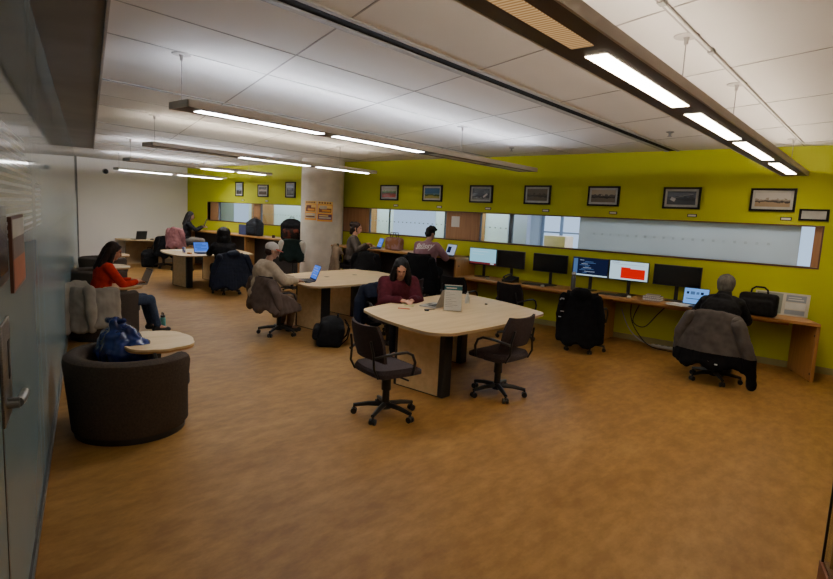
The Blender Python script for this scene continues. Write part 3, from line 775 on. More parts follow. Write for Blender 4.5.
        for s in (-1,1):
            q+=[('c',h(s*.07,.0,.04),h(s*.095,.01,-.10),.034,.045),('c',h(s*.095,.01,-.10),h(s*.10,.03,-.24)+V3(0,-.02,-.06),.045,.042),('c',h(s*.055,-.05,0),h(s*.08,-.07,-.22),.05,.05)]
        q+=[('c',h(0,-.085,0),h(0,-.12,-.24),.055,.05)]
        blob('hair',q,hair,t,.010,3,.005,30)
    elif hairstyle=='bun':
        q=cap+[('e',h(0,-.115,.06),(.055,.05,.055),HR),('c',h(0,-.08,-.02),h(0,-.10,-.12),.055,.035),('c',h(-.072,.0,.0),h(-.075,.02,-.07),.016,.012),('c',h(.072,.0,.0),h(.075,.02,-.07),.016,.012)]
        blob('hair',q,hair,t,.010,3,.005,35)
    elif hairstyle=='short':
        q=[('e',h(0,-.018,.048),(.082,.100,.088),HR),('e',h(0,-.052,.0),(.076,.06,.075),HR),('c',h(-.05,.06,.10),h(.05,.06,.10),.026,.026),('c',h(-.01,-.03,.125),h(.03,.03,.125),.03,.03)]
        blob('hair',q,hair,t,.009,2,.006,40)
    elif hairstyle=='cap':
        q=[('e',h(0,-.045,-.015),(.079,.066,.065),HR)]
        blob('hair',q,hair,t,.010,2)
        c=blob('cap',[('e',h(0,-.015,.052),(.086,.104,.080),HR),('c',h(0,-.015,.13),h(0,-.015,.132),.008,.008)],pm('cap_white',(.60,.57,.53),(.52,.49,.46),20,.8),t,.009,2,.001,30)
        br=MB(); n=14; vs=[]
        for zoff in (0,.007):
            for j in range(5):
                for i in range(n+1):
                    a=rad(12+156*i/n); f=j/4; cx_=math.cos(a)*.080; yb=math.sin(a)*.092-.012; yt=math.sin(a)**.6*.165-.005
                    vs.append(h(cx_*(1-.08*f),yb+(yt-yb)*f,.050-.022*f-.16*cx_*cx_*8*f*.12-zoff))
        m=5*(n+1); fs=[]
        for j in range(4):
            for i in range(n):
                a=j*(n+1)+i; fs.append((a,a+1,a+n+2,a+n+1)); fs.append((m+a,m+a+n+1,m+a+n+2,m+a+1))
        for i in range(n): a=4*(n+1)+i; fs.append((a,a+1,m+a+1,m+a))
        br.add(vs,fs); br.build('cap_brim',pm('brim_red',(.42,.10,.06),None,20,.7),c)
    elif hairstyle=='beanie':
        blob('hair',[('e',h(0,-.05,-.02),(.079,.066,.06),HR)],hair,t,.010,2)
        blob('beanie',[('e',h(0,-.022,.045),(.108,.122,.115),HR),('c',h(0,-.03,.0),h(0,-.03,.03),.10,.10)],pm('grey_knit',(.13,.122,.11),(.085,.08,.073),45,.95,bump=.5,stretch=(1,1,.3)),t,.010,3,.002,40)
    elif hairstyle=='big':
        q=[('e',h(0,-.07,.045),(.145,.125,.135),HR),('e',h(0,-.06,-.07),(.15,.12,.14),HR),('c',h(-.10,-.04,-.02),h(-.11,-.06,-.16),.05,.05),('c',h(.10,-.04,-.02),h(.11,-.06,-.16),.05,.05)]
        blob('hair',q,hair,t,.011,3,.008,25)
    return t,dict(hc=hc,nb=nb,chest=chest,sp=sp,SR=SR,HR=HR,arm=arm,pv=pv)
M_red=pm('red_sweater',(.45,.022,.010),(.37,.016,.008),25,.9,bump=.2)
M_beige=pm('beige_sweatshirt',(.46,.365,.26),(.38,.30,.21),20,.9,bump=.15)
M_maroon=pm('maroon_hoodie',(.075,.012,.018),(.055,.009,.014),25,.9,bump=.2)
M_greytop=pm('grey_brown_top',(.085,.066,.052),(.06,.046,.037),25,.9)
M_mauve=pm('mauve_shirt',(.27,.145,.165),(.22,.115,.135),18,.85)
M_blk=pm('black_clothes',(.008,.008,.010),(.014,.014,.016),25,.9)
M_khaki=pm('khaki_trousers',(.17,.105,.06),(.13,.08,.045),20,.9)
# woman in red on the second tub chair
person('woman in red sweater with long brown hair typing on a silver laptop',(-7.97,2.95,0),rad(-8),.42,14,20,-6,(-.10,.42,.735),(.10,.43,.735),
       (.58,.60),.11,.66,.09,M_red,M_jeans,M_shoe,M_skin,M_hairbrn,'long')
# man in cap
person('man in white cap with red brim and beige sweatshirt, typing at the middle table',(-6.92,4.74,0),rad(-14),.47,12,14,-10,(-.04,.50,.775),(.14,.47,.775),
       (.44,.44),.12,.36,.09,M_beige,M_khaki,M_shoe,M_skin2,M_hairbrn,'cap',bulk=1.34)
# woman in maroon
person('woman in maroon hoodie with long black hair, writing at the near table',(-4.95,5.42,0),rad(-120),.47,27,26,-14,(-.07,.54,.775),(.09,.54,.775),
       (.42,.42),.11,.38,.09,M_maroon,M_darkpant,M_shoe,M_skin,M_hairblk,'curtain',bulk=1.48,hood=True)
# person in black with big hair at far table
person('person in black seen from behind, seated above the navy puffer jacket',(-10.72,6.45,0),rad(80),.47,17,10,0,(-.16,.57,.775),(.16,.57,.775),
       (.42,.42),.12,.34,.09,M_blk,M_darkpant,M_shoew,M_skin2,M_hairblk,'big',bulk=1.35)
# far woman at high counter
person('woman in black by the white end wall, holding up a dark tablet',(-15.15,7.92,0),rad(-24),.76,6,14,-8,(-.06,.40,1.22),(.16,.40,1.20),
       (.40,.40),.10,.34,.36,M_blk,pm('pale_trousers',(.24,.21,.19),None,20,.9),M_shoe,M_skin2,M_hairblk,'long')
# woman in grey by column
person('woman in grey-brown top with dark bun, seated right of the column',(-8.44,7.90,0),rad(-48),.76,8,8,-5,(-.02,.36,1.16),(.20,.30,1.20),
       (.40,.40),.10,.36,.36,M_greytop,M_blk,M_shoe,M_skin,M_hairbrn,'bun')
# man in mauve
pt,pd=person('man in mauve shirt with white script on the back, at the high counter',(-6.46,7.88,0),rad(16),.76,8,16,-24,(-.14,.38,1.14),(.20,.38,1.14),
       (.40,.40),.12,.36,.36,M_mauve,M_darkpant,M_shoe,M_skin2,M_hairblk,'short',bulk=1.22)
# person with beanie
person('person in grey beanie and black top, seen from behind at the right desk',(-1.57,7.53,0),rad(2),.47,34,16,0,(-.22,.56,.775),(.14,.58,.775),
       (.42,.42),.13,.30,.09,M_blk,M_darkpant,M_shoe,M_skin,M_hairblk,'beanie',bulk=1.25,hood=True,collar=True)
# script lettering on the mauve shirt: text wrapped on to the back surface
def wrap_text(txt,parent,target,size,cx,cz,mat,shear=.35,rot=0.0):
    cu=bpy.data.curves.new('lettering','FONT'); cu.body=txt; cu.size=size; cu.shear=shear; cu.align_x='CENTER'; cu.align_y='CENTER'; cu.offset=.004; cu.resolution_u=3
    o=bpy.data.objects.new('t',cu); COL.objects.link(o); dg=bpy.context.evaluated_depsgraph_get()
    me=bpy.data.meshes.new_from_object(o.evaluated_get(dg),depsgraph=dg); bpy.data.objects.remove(o)
    bm=bmesh.new(); bm.from_mesh(me); bmesh.ops.subdivide_edges(bm,edges=[e for e in bm.edges if e.calc_length()>.02],cuts=3,use_grid_fill=False); bmesh.ops.triangulate(bm,faces=bm.faces[:])
    for v in bm.verts:
        x,y=v.co.x,v.co.y; c,s=math.cos(rot),math.sin(rot); x,y=c*x-s*y,s*x+c*y
        q=Vector((cx+x,-.8,cz+y)); ok,pos,nor,_=target.ray_cast(q,Vector((0,1,0)))
        v.co=(pos+nor*.004) if ok else Vector((cx+x,-.2,cz+y))
    bm.to_mesh(me); bm.free(); me.materials.clear(); me.materials.append(mat)
    ob=bpy.data.objects.new('lettering',me); COL.objects.link(ob); ob.parent=parent; return ob
bpy.context.view_layer.update()
shirt=[c for c in pt.children if c.name.startswith('top')][0]
lt=wrap_text('Stüssy',pt,shirt,.135,-.02,1.27,pm('print_white',(.62,.56,.55),None,20,.8),.4,.10); lt['label']='white script lettering across the back'

# ------------------------------------------------------------------ mosaics: flat printed / lit pictures made of coloured patches
def mosaic(mb,rects,W_,H_,y0=0.0,step=.0004,off=0):
    """rects (x0,x1,z0,z1,mat index) in 0..1, drawn later = on top; faces -Y"""
    for k,(a,b,c,d,m) in enumerate(rects):
        y=y0-step*k; mb.mat(m).quad((-W_/2+a*W_,y,c*H_),(-W_/2+b*W_,y,c*H_),(-W_/2+b*W_,y,d*H_),(-W_/2+a*W_,y,d*H_))
    return mb
# ---- framed photographs
def pic_mat(name,sky,mid,ground,dark,hz=.45):
    m=bpy.data.materials.new(name); m.use_nodes=True; nt=m.node_tree; N=nt.nodes; L=nt.links; b=N['Principled BSDF']; b.inputs['Roughness'].default_value=.25
    tc=N.new('ShaderNodeTexCoord'); sp=N.new('ShaderNodeSeparateXYZ'); L.new(tc.outputs['Generated'],sp.inputs[0])
    no=N.new('ShaderNodeTexNoise'); no.inputs['Scale'].default_value=5; no.inputs['Detail'].default_value=6; L.new(tc.outputs['Generated'],no.inputs['Vector'])
    ad=N.new('ShaderNodeMath'); ad.operation='MULTIPLY_ADD'; ad.inputs[1].default_value=.55; L.new(no.outputs['Fac'],ad.inputs[0])
    s2=N.new('ShaderNodeMath'); s2.operation='ADD'; s2.inputs[1].default_value=-.275; L.new(sp.outputs['Z'],s2.inputs[0]); L.new(s2.outputs[0],ad.inputs[2])
    cr=N.new('ShaderNodeValToRGB'); cr.color_ramp.interpolation='CONSTANT'; e=cr.color_ramp.elements
    e[0].position=0; e[0].color=(*ground,1); e[1].position=hz-.08; e[1].color=(*dark,1)
    for p,c in ((hz+.06,mid),(hz+.2,sky)): x=e.new(p); x.color=(*c,1)
    L.new(ad.outputs[0],cr.inputs['Fac']); L.new(cr.outputs[0],b.inputs['Base Color']); return m
M_frame=pm('black_frame',(.007,.006,.006),None,20,.45,spec=.15); M_mat=pm('picture_mat',(.50,.50,.48),None,10,.8)
PICS=[
 (-14.34,2.11,2.51,.41,'tall framed photo of a grey tower, leftmost on the lime wall',((.30,.36,.45),(.18,.22,.28),(.05,.05,.05),(.03,.03,.04),.30)),
 (-13.2,2.11,2.44,.50,'framed photo of figures, middle of the three left of the column',((.10,.10,.10),(.50,.40,.36),(.10,.07,.05),(.25,.22,.2),.45)),
 (-12.0,2.11,2.51,.43,'tall framed photo of a dark building, just left of the column',((.22,.26,.34),(.08,.09,.12),(.05,.05,.05),(.02,.02,.03),.50)),
 (-8.53,2.11,2.44,.56,'framed photo of red, white and green buildings, first right of the column',((.45,.42,.30),(.12,.20,.05),(.40,.06,.03),(.10,.12,.05),.50)),
 (-7.33,2.11,2.44,.54,'framed photo with blue sky over a green and yellow field',((.045,.13,.27),(.10,.20,.30),(.28,.26,.06),(.06,.10,.03),.32)),
 (-6.14,2.11,2.44,.55,'framed dark photo with a bright white streak at its right',((.012,.014,.022),(.03,.035,.05),(.20,.20,.20),(.02,.02,.03),.25)),
 (-4.95,2.11,2.44,.55,'framed brownish photo of dim trees, right of the dark streaked one',((.17,.14,.10),(.09,.075,.05),(.12,.10,.07),(.045,.04,.03),.40)),
 (-3.75,2.11,2.43,.56,'framed sepia photo with a dark tree line under a pale sky',((.38,.33,.25),(.10,.085,.07),(.16,.13,.09),(.03,.026,.022),.42)),
 (-2.55,2.10,2.42,.56,'framed night photo crossed by a white aircraft-like diagonal',((.06,.07,.09),(.022,.026,.034),(.03,.034,.04),(.012,.014,.018),.40)),
 (-1.38,2.10,2.41,.57,'framed pale photo of a brown field and distant huts, rightmost large picture',((.56,.54,.53),(.30,.26,.23),(.33,.24,.15),(.05,.045,.04),.38)),
]
for i,(x,z0,z1,w,lab,cols) in enumerate(PICS):
    w*=.94
    t=thing('framed_picture',lab,'picture',(x,YW-.03,z0),0,'framed photographs on the lime wall'); h=z1-z0
    f=MB(); b=.028
    for bx in ((-w/2,-w/2+b,0,h),(w/2-b,w/2,0,h),(-w/2+b,w/2-b,0,b),(-w/2+b,w/2-b,h-b,h)): f.bb(bx[0],bx[1],-.004,.03,bx[2],bx[3])
    f.build('frame',M_frame,t,smooth=False)
    MB().bb(-w/2+.025,w/2-.025,.006,.02,.025,h-.025).build('mount',M_mat,t,smooth=False)
    m_=.062
    MB().bb(-w/2+m_,w/2-m_,.003,.006,m_,h-m_).build('photo',pic_mat('photo_%d'%i,*cols),t,smooth=False)
    if i in (5,8):
        q=MB(); 
        if i==8: q.tube([(-w*.34,.002,h*.44),(-.02,.002,h*.56),(w*.32,.002,h*.68)],[.009,.016,.008],6,flat=.12)
        else: q.box((w*.2,.0015,h*.42),(.11,.001,.035),Matrix.Rotation(rad(-35),3,'Y'))
        if i==8: q.box((-w*.22,.0015,h*.44),(.07,.001,.05),Matrix.Rotation(rad(25),3,'Y'))
        q.build('bright_streak',pm('streak_white',(.6,.6,.62),None,9,.5),t,smooth=False)
t=thing('framed_certificate','small framed white certificate at the right end above the strip window','picture',(-.895,YW-.025,1.99))
f=MB()
for bx in ((-.165,-.135,0,.155),(.135,.165,0,.155),(-.135,.135,0,.025),(-.135,.135,.13,.155)): f.bb(bx[0],bx[1],0,.025,bx[2],bx[3])
f.build('frame',M_frame,t,smooth=False); MB().bb(-.136,.136,.008,.02,.024,.131).build('certificate',pm('cert_grey',(.42,.42,.42),(.36,.36,.37),12,.6),t,smooth=False)
names=['tall tower photo','photo of figures','red and green buildings photo','blue sky photo','streaked dark photo','brownish trees photo','sepia tree line photo','night photo','pale field photo']
for x,nm in zip((-14.18,-13.04,-8.33,-7.14,-5.97,-4.77,-3.57,-2.38,-1.2),names):
    t=thing('caption_plaque','small white caption plaque under the '+nm,'plaque',(x,YW,1.985),0,'caption plaques')
    MB().bb(-.065,.065,-.010,0,0,.045).build('holder',M_frame,t,smooth=False); MB().bb(-.054,.054,-.012,-.010,.009,.036).build('caption_card',M_paper,t,smooth=False)

# ---- posters on the column, curved with it
def poster(label,a0,a1,z0,z1,rects,mats):
    o=MB(); cx,cy,r=-10.15,8.55,.482; n=10
    def pt(u,v,k): a=a0+(a1-a0)*u; rr=r+.0012+.0006*k; return (cx+rr*math.cos(a),cy+rr*math.sin(a),z0+(z1-z0)*v)
    for k,(x0,x1,y0,y1,m) in enumerate(rects):
        o.mat(m)
        for i in range(n):
            ua=x0+(x1-x0)*i/n; ub=x0+(x1-x0)*(i+1)/n
            o.quad(pt(ua,y0,k),pt(ub,y0,k),pt(ub,y1,k),pt(ua,y1,k))
    return tag(o.build('poster',mats,smooth=False),label,'poster','orange posters on the column')
PM=[pm('poster_orange',(.85,.36,.045),(.78,.30,.035),4,.6),pm('poster_yellow',(.92,.60,.17),None,5,.6),pm('poster_dark',(.16,.05,.03),(.30,.10,.03),14,.6,lo=.45,hi=.55),pm('poster_purple',(.15,.06,.12),None,8,.6),pm('poster_text',(.20,.07,.02),None,8,.6),pm('poster_white',(.6,.5,.36),None,8,.6)]
def prects(v):
    R_=[(0,1,0,1,0),(0,1,.86,1,1)]
    for k in range(5): R_.append((.08+.17*k,.19+.17*k,.89,.965,4))
    R_+=[(.06,.94,.42,.82,1),(.10,.90,.45,.66,2),(.16,.6,.62,.78,5 if v else 2),(.3,.85,.5,.6,0),(.06,.94,.10,.36,3 if v else 5),(.12,.88,.15,.22,5 if v else 4),(.12,.7,.26,.31,1)]
    return R_
poster('orange event poster on the column, left one with pale lower block',rad(-92),rad(-55),1.60,2.02,prects(0),PM)
poster('orange event poster on the column, right one with purple lower block',rad(-53),rad(-12),1.58,2.02,prects(1),PM)

# ---- monitors on the wall desks
E_cyan=em('screen_cyan',(.36,.80,1.0),.85); E_white=em('screen_white',(.62,.86,1.0),.95); E_navy=em('screen_navy',(.008,.013,.045),.9); E_blue=em('screen_blue',(.07,.22,.95),.9)
E_red=em('screen_red',(.80,.004,.003),.9); E_maroon=em('screen_maroon',(.30,.04,.05),.5); E_text=em('screen_text',(.12,.25,.55),.6); E_pale=em('screen_pale',(.45,.55,.75),.8)
M_scr=pm('screen_off',(.006,.006,.007),None,8,.22)
def monitor(x,y,label,w,rects,mats,rz=0,zb=.96,zt=1.27,desk_z=.74,g='monitors on the wall desks'):
    t=thing('monitor',label,'monitor',(x,y,desk_z),rz,g); h=zt-zb; z0=zb-desk_z
    b=MB(); b.rbox((0,.012,z0+h/2),(w,.03,h),.006); b.rbox((0,.04,z0+h*.5),(w*.5,.04,h*.5),.01); b.build('casing',M_black,t)
    s=MB(); s2=.010
    if rects:
        mosaic(s,rects,w-2*s2,h-2*s2-.006)
        s.v=[(vx,vy-.0045,vz+z0+s2+.006) for vx,vy,vz in s.v]
        s.build('screen',mats,t,smooth=False)
    else:
        s.bb(-w/2+s2,w/2-s2,-.0045,-.002,z0+s2+.006,z0+h-s2); s.build('screen',M_scr,t,smooth=False)
    p=MB(); p.rbox((0,.062,(z0+h*.5)/2+.01),(.055,.025,z0+h*.5),.008); p.build('stand_post',M_black,t)
    p=MB(); p.prism(rpoly([(-.12,-.09),(.12,-.09),(.12,.10),(-.12,.10)],.03,0),0,.012); p.build('stand_foot',M_black,t)
    return t
code=[(0,1,0,1,0),(.0,1,.0,.07,2),(.02,.14,.08,.95,1)]
for k in range(11):
    a=.2+.05*((k*3)%4); code.append((a,a+.12+.06*((k*7)%5),.86-.07*k,.885-.07*k,1 if k%3 else 3))
monitor(-5.86,8.82,'lit monitor with pale cyan page and dark red bar, leftmost on the desk',.60,[(0,1,0,1,0),(0,1,0,.13,1),(.8,.93,.03,.10,2),(.1,.7,.80,.83,2),(.1,.55,.62,.64,2)],[E_cyan,E_maroon,E_white])
monitor(-5.24,8.78,'switched-off monitor directly right of the pale cyan screen',.55,None,None,rad(3))
monitor(-4.48,8.80,'switched-off monitor alone, left of the code screen',.64,None,None)
monitor(-3.765,8.80,'lit monitor with dark navy code window',.61,code,[E_navy,E_text,E_white,E_pale])
monitor(-3.14,8.80,'lit monitor with white page and large red block',.61,[(0,1,0,1,0),(.30,.93,.08,.62,1),(.30,.55,.62,.68,1),(.05,.25,.9,.94,2),(.1,.9,.82,.84,2)],[E_white,E_red,E_pale])
monitor(-2.43,8.80,'switched-off monitor behind the papers, left of the person in a beanie',.67,None,None)

# ---- laptops
def laptop(x,y,z,rz,label,ang=108,w=.32,d=.225,body=None,rects=None,mats=None):
    body=body or M_silver; t=thing('laptop',label,'laptop',(x,y,z),rz,'laptops')
    b=MB(); b.prism(rpoly([(-w/2,-d/2),(w/2,-d/2),(w/2,d/2),(-w/2,d/2)],.012,0),0,.016); o=b.build('base',body,t)
    k=MB()
    for r in range(5):
        for c in range(12): k.box((-w*.42+w*.84*(c+.5)/12,d*.34-r*.021,.0168),(w*.84/12*.8,.016,.002))
    k.box((0,-d*.30,.0163),(.10,.06,.001)); k.build('keyboard',M_black,o,smooth=False)
    a=rad(ang-90); Rl=Matrix.Rotation(-a,3,'X'); hp=V3(0,d/2-.004,.014)
    l=MB(); l.rbox(hp+Rl@V3(0,.003,d/2),(w,.007,d),.003,Rl); lo=l.build('lid',body,t)
    s=MB(); 
    if rects: mosaic(s,rects,w-.016,d-.02)
    else: s.quad((-w/2+.008,0,0),(w/2-.008,0,0),(w/2-.008,0,d-.02),(-w/2+.008,0,d-.02))
    s.v=[tuple(hp+Rl@V3(vx,vy-.0012,vz+.012)) for vx,vy,vz in s.v]
    s.build('screen',mats if rects else M_scr,lo,smooth=False)
    return t
bl=[(0,1,0,1,0),(.08,.6,.80,.84,1),(.08,.85,.62,.66,1),(.08,.5,.48,.51,1),(.2,.9,.3,.34,1),(0,1,0,.06,2)]
laptop(-6.83,5.45,.74,rad(-24),'laptop with blue screen in front of the man in the white cap',112,.34,.24,M_black,bl,[E_blue,E_pale,E_navy])
laptop(-4.16,5.28,.74,rad(-82),'grey laptop on the near table, seen from behind beside the leaflet stand',112,.33,.23)
laptop(-7.96,3.42,.684,rad(-8),'silver laptop on the tub chair tablet of the woman in red',112,.30,.21,None,[(0,1,0,1,0),(.04,.96,.06,.95,1)],[M_black,pm('screen_glare',(.33,.24,.165),(.27,.19,.13),3,.35)])
laptop(-2.08,8.45,.74,rad(4),'laptop with light blue screen left of the person in a beanie',106,.33,.24,M_black,[(0,1,0,1,0),(.10,.2,.62,.78,1),(.26,.44,.6,.8,2),(.5,.62,.62,.78,2),(.68,.8,.62,.78,1),(.1,.8,.3,.34,1)],[em('screen_sky',(.16,.42,1.0),1.0),E_navy,E_text])
laptop(-8.42,8.52,1.08,rad(-30),'dark laptop with blue screen in front of the woman in grey',110,.32,.22,M_black,bl,[E_blue,E_pale,E_navy])
laptop(-6.50,8.48,1.08,rad(-20),'open laptop with pale screen, half hidden by the man in mauve',108,.32,.22,M_black,[(0,1,0,1,0),(.1,.5,.2,.8,1)],[E_pale,E_navy])
laptop(-16.75,7.28,.74,rad(-78),'open black laptop on the table at the white end wall',102,.34,.24,M_black)
laptop(-11.78,6.55,.74,rad(84),'laptop with deep blue screen, facing the person in black',108,.34,.24,M_black,bl,[E_blue,E_navy,E_pale])

# ---- desk things
def simple(name,mb,mats,label,cat,loc,rz=0,group=None,smooth=True):
    o=mb.build(name,mats,smooth=smooth); o.location=loc; o.rotation_euler=(0,0,rz); return tag(o,label,cat,group)
def keyboard(x,y,label,rz=0):
    t=thing('keyboard',label,'keyboard',(x,y,.74),rz,'desk keyboards')
    MB().rbox((0,0,.009),(.44,.14,.018),.005).build('case',M_black,t)
    k=MB()
    for r in range(5):
        for c in range(15): k.box((-.20+.4*(c+.5)/15,.05-r*.024,.020),(.021,.018,.005))
    k.build('keys',pm('key_black',(.02,.02,.021),None,20,.5),t,smooth=False)
keyboard(-3.27,8.56,'black keyboard between the code screen and the red block screen')
keyboard(-4.62,8.60,'black keyboard below the lone switched-off monitor',rad(4))
def mouse(x,y,z,m,label,rz=0):
    t=thing('computer_mouse',label,'mouse',(x,y,z),rz,'computer mice')
    MB().ell((0,0,.014),(.032,.055,.020)).build('shell',m,t) if False else blob('shell',[('e',(0,0,.010),(.031,.054,.024)),('b',(0,0,.005),(.05,.085,.01),.004)],m,t,.004,2)
    MB().rbox((0,.022,.034),(.006,.016,.006),.002).build('wheel',M_black,t)
M_mousew=pm('mouse_white',(.55,.54,.52),None,10,.4)
mouse(-4.44,8.52,.74,M_mousew,'white mouse at the desk joint, left of the code screen',.2)
mouse(-3.0,8.53,.74,M_mousew,'white mouse below the red block screen')
mouse(-5.55,8.55,.74,M_mousew,'white mouse below the pale cyan screen')
mouse(-16.55,7.58,.74,M_black,'dark mouse beside the black laptop at the white end wall')
# desk phone
t=thing('desk_phone','black desk phone with handset in front of the second monitor','phone',(-5.08,8.55,.74),rad(-8))
b=MB(); b.add([(-.11,-.10,0),(.11,-.10,0),(.11,.10,0),(-.11,.10,0),(-.11,-.10,.03),(.11,-.10,.03),(.11,.10,.10),(-.11,.10,.10)],[(0,3,2,1),(4,5,6,7),(0,1,5,4),(1,2,6,5),(2,3,7,6),(3,0,4,7)]); b.build('phone_body',M_black,t,smooth=False)
b=MB(); b.tube([(-.08,-.09,.075),(-.08,-.06,.098),(-.08,.04,.125),(-.08,.09,.122)],[.022,.014,.014,.022],8); b.build('handset',M_black,t)
# bottle by the code screen
t=thing('water_bottle','tall steel bottle with white cap, left in front of the code screen','bottle',(-3.93,8.58,.74))
MB().lathe([(0,0),(.036,0),(.038,.01),(.038,.19),(.03,.225),(.022,.235),(.022,.25)],n=24).build('bottle_body',pm('bottle_steel',(.13,.13,.14),(.1,.1,.11),10,.3,metal=.6),t)
MB().lathe([(.03,.25),(.034,.252),(.034,.28),(.028,.292),(0,.292)],n=24).build('cap',M_mousew,t)
# stack of books
z=.74
for i,(w,d,h,c,lab,rz) in enumerate(((.25,.18,.035,(.09,.075,.20),'thick purple book, bottom of the stack on the desk',.05),(.24,.17,.028,(.16,.15,.30),'lavender book, middle of the stack on the desk',-.06),(.19,.15,.02,(.30,.28,.22),'small tan book, topmost of the stack on the desk',.12))):
    t=thing('book',lab,'book',(-2.67,8.60,z),rz,'stacked books on the right desk'); z+=h
    cv=pm('cover_%d'%i,c,None,12,.6); 
    b=MB(); b.bb(-w/2,w/2,-d/2,d/2,0,.003); b.bb(-w/2,w/2,-d/2,d/2,h-.003,h); b.bb(-w/2,-w/2+.003,-d/2,d/2,.003,h-.003); b.build('cover',cv,t,smooth=False)
    MB().bb(-w/2+.003,w/2-.005,-d/2+.005,d/2-.005,.003,h-.003).build('pages',M_paper,t,smooth=False)
    if i<2:
        q=MB()
        for k in range(6): q.box((-.08+.03*k,-d/2-.0005,h/2),(.016,.001,h*.4))
        q.build('spine_marks',pm('spine_white',(.5,.5,.52),None,9,.6),t,smooth=False)
# papers
def papers(name,loc,rz,label,n,w=.216,d=.28,m=None,group=None):
    b=MB()
    for i in range(n):
        b.box((random.uniform(-.02,.02)*min(1,n/3),random.uniform(-.02,.02)*min(1,n/3),.0015+.003*i),(w,d,.0028),Matrix.Rotation(random.uniform(-.25,.25)*(1 if n>2 else .2),3,'Z'))
    return simple(name,b,m or M_paper,label,'papers',loc,rz,group,False)
papers('paper_stack',(-2.24,8.40,.74),1.3,'loose white paper pile beside the light blue laptop',7)
papers('paper_sheet',(-4.52,5.20,.74),.3,'white paper sheet under the hands of the woman in maroon',1,.15,.21)
papers('notebook',(-4.36,5.05,.74),.6,'yellowish note sheet on the near table',1,.12,.18,pm('note_yellow',(.55,.52,.25),None,8,.7))
papers('paper_sheet',(-11.72,7.15,.74),.5,'crumpled white papers at the right end of the far table',5)
papers('paper_sheet',(-12.65,6.4,.74),.2,'white papers on the left of the far table',2)
papers('paper_sheet',(-16.6,8.0,.74),.9,'white paper on the table at the white end wall',2)
# pens and small things on near table
def pen(x,y,z,rz,m,label): 
    b=MB(); b.cyl((-.07,0,.005),(.06,0,.005),.005,n=8); b.cyl((.06,0,.005),(.075,0,.005),.005,.001,8); return simple('pen',b,m,label,'pen',(x,y,z),rz)
pen(-4.22,4.80,.74,.5,pm('pen_red',(.5,.03,.02),None,5,.4),'red pen near the front edge of the near table')
pen(-4.02,5.02,.74,1.2,M_black,'black pen beside the leaflet stand')
simple('eraser',MB().rbox((0,0,.008),(.05,.03,.016),.004),M_black,'small dark eraser in front of the grey laptop','eraser',(-3.98,4.92,.74),.4)
simple('phone',MB().rbox((0,0,.005),(.075,.15,.01),.004),M_black,'dark phone by the blue-screen laptop on the middle table','phone',(-6.62,5.36,.74),.5)
# leaflet stand
t=thing('leaflet_stand','clear leaflet stand with white sheet and teal heading on near table','sign',(-3.80,5.16,.74),rad(33))
LM=[M_paper,pm('teal_print',(.02,.16,.20),None,8,.6),pm('print_grey',(.35,.36,.38),None,8,.6)]
rc=[(0,1,0,1,0),(0,1,.80,.97,1),(.1,.7,.86,.90,0)]
for k in range(9): rc.append((.08,.3+.06*((k*5)%9),.70-.07*k,.715-.07*k,2))
s=MB(); mosaic(s,rc,.20,.295,-.002); s.v=[(a,b,c+.008) for a,b,c in s.v]; s.mat(0).bb(-.10,.10,-.0015,.0015,.008,.303); s.build('leaflet',LM,t,smooth=False)
AC=pane_mat('acrylic',(.97,.98,.98)); b=MB(); b.bb(-.107,.107,-.008,-.005,.004,.31); b.bb(-.107,.107,.003,.006,.004,.31); b.bb(-.107,.107,-.05,.05,0,.004); b.build('acrylic_holder',AC,t,smooth=False)
t=thing('small_bottle','small white-capped clear bottle behind the leaflet stand','bottle',(-4.06,5.82,.74))
MB().lathe([(0,0),(.026,0),(.028,.008),(.028,.075),(.014,.095),(.014,.105)],n=18).build('bottle_body',pm('bottle_milky',(.5,.5,.47),None,10,.3),t)
MB().lathe([(.017,.1),(.017,.125),(.008,.13),(.006,.15),(0,.15)],n=14).build('cap',M_mousew,t)
simple('cap_lid',MB().lathe([(0,0),(.018,0),(.018,.014),(0,.014)],n=16),M_black,'small dark lid right of the white-capped bottle','lid',(-3.86,5.95,.74))
# things on far table
t=thing('drink_can','blue and white drink cup on the far table','cup',(-12.1,6.25,.74)); MB().lathe([(0,0),(.03,0),(.033,.004),(.036,.12),(.03,.125),(0,.125)],n=18).build('cup',pm('cup_blue',(.05,.08,.35),(.4,.42,.5),9,.4,lo=.5,hi=.55),t)
simple('orange_snack',MB().rbox((0,0,.02),(.10,.06,.04),.012),pm('snack_orange',(.45,.16,.03),None,12,.5),'orange snack pack near the person in black','snack',(-11.72,6.18,.74),.3)
# high counter left
def backpack(loc,rz,label,m,h=.46,w=.34,d=.22,m2=None,lean=0,strap=True,parts=True):
    t=thing('backpack',label,'backpack',loc,rz,'backpacks'); Rl=Matrix.Rotation(lean,3,'X')
    pr=[('b',Rl@V3(0,0,h*.42),(w,d,h*.80),.07,Rl),('e',Rl@V3(0,0,h*.72),(w*.47,d*.46,h*.28),Rl),('b',V3(0,0,.06),(w*.96,d*.9,.12),.045)]
    blob('bag_body',pr,m,t,.012,6,.003,7)
    blob('front_pocket',[('b',Rl@V3(0,-d*.5,h*.32),(w*.74,d*.42,h*.46),.05,Rl)],m2 or m,t,.012,4,.002,7)
    b=MB(); b.tube([Rl@V3(-.05,.03,h*.96),Rl@V3(-.045,.03,h*1.06),Rl@V3(.045,.03,h*1.06),Rl@V3(.05,.03,h*.96)],.010,8); b.build('handle',m,t)
    if strap:
        for s in (-1,1):
            b=MB(); b.tube([Rl@V3(s*.08,d*.42,h*.93),Rl@V3(s*.11,d*.66,h*.75),Rl@V3(s*.12,d*.68,h*.4),Rl@V3(s*.12,d*.5,h*.14)],.018,8,flat=.4); b.build('shoulder_strap',m,t)
    return t
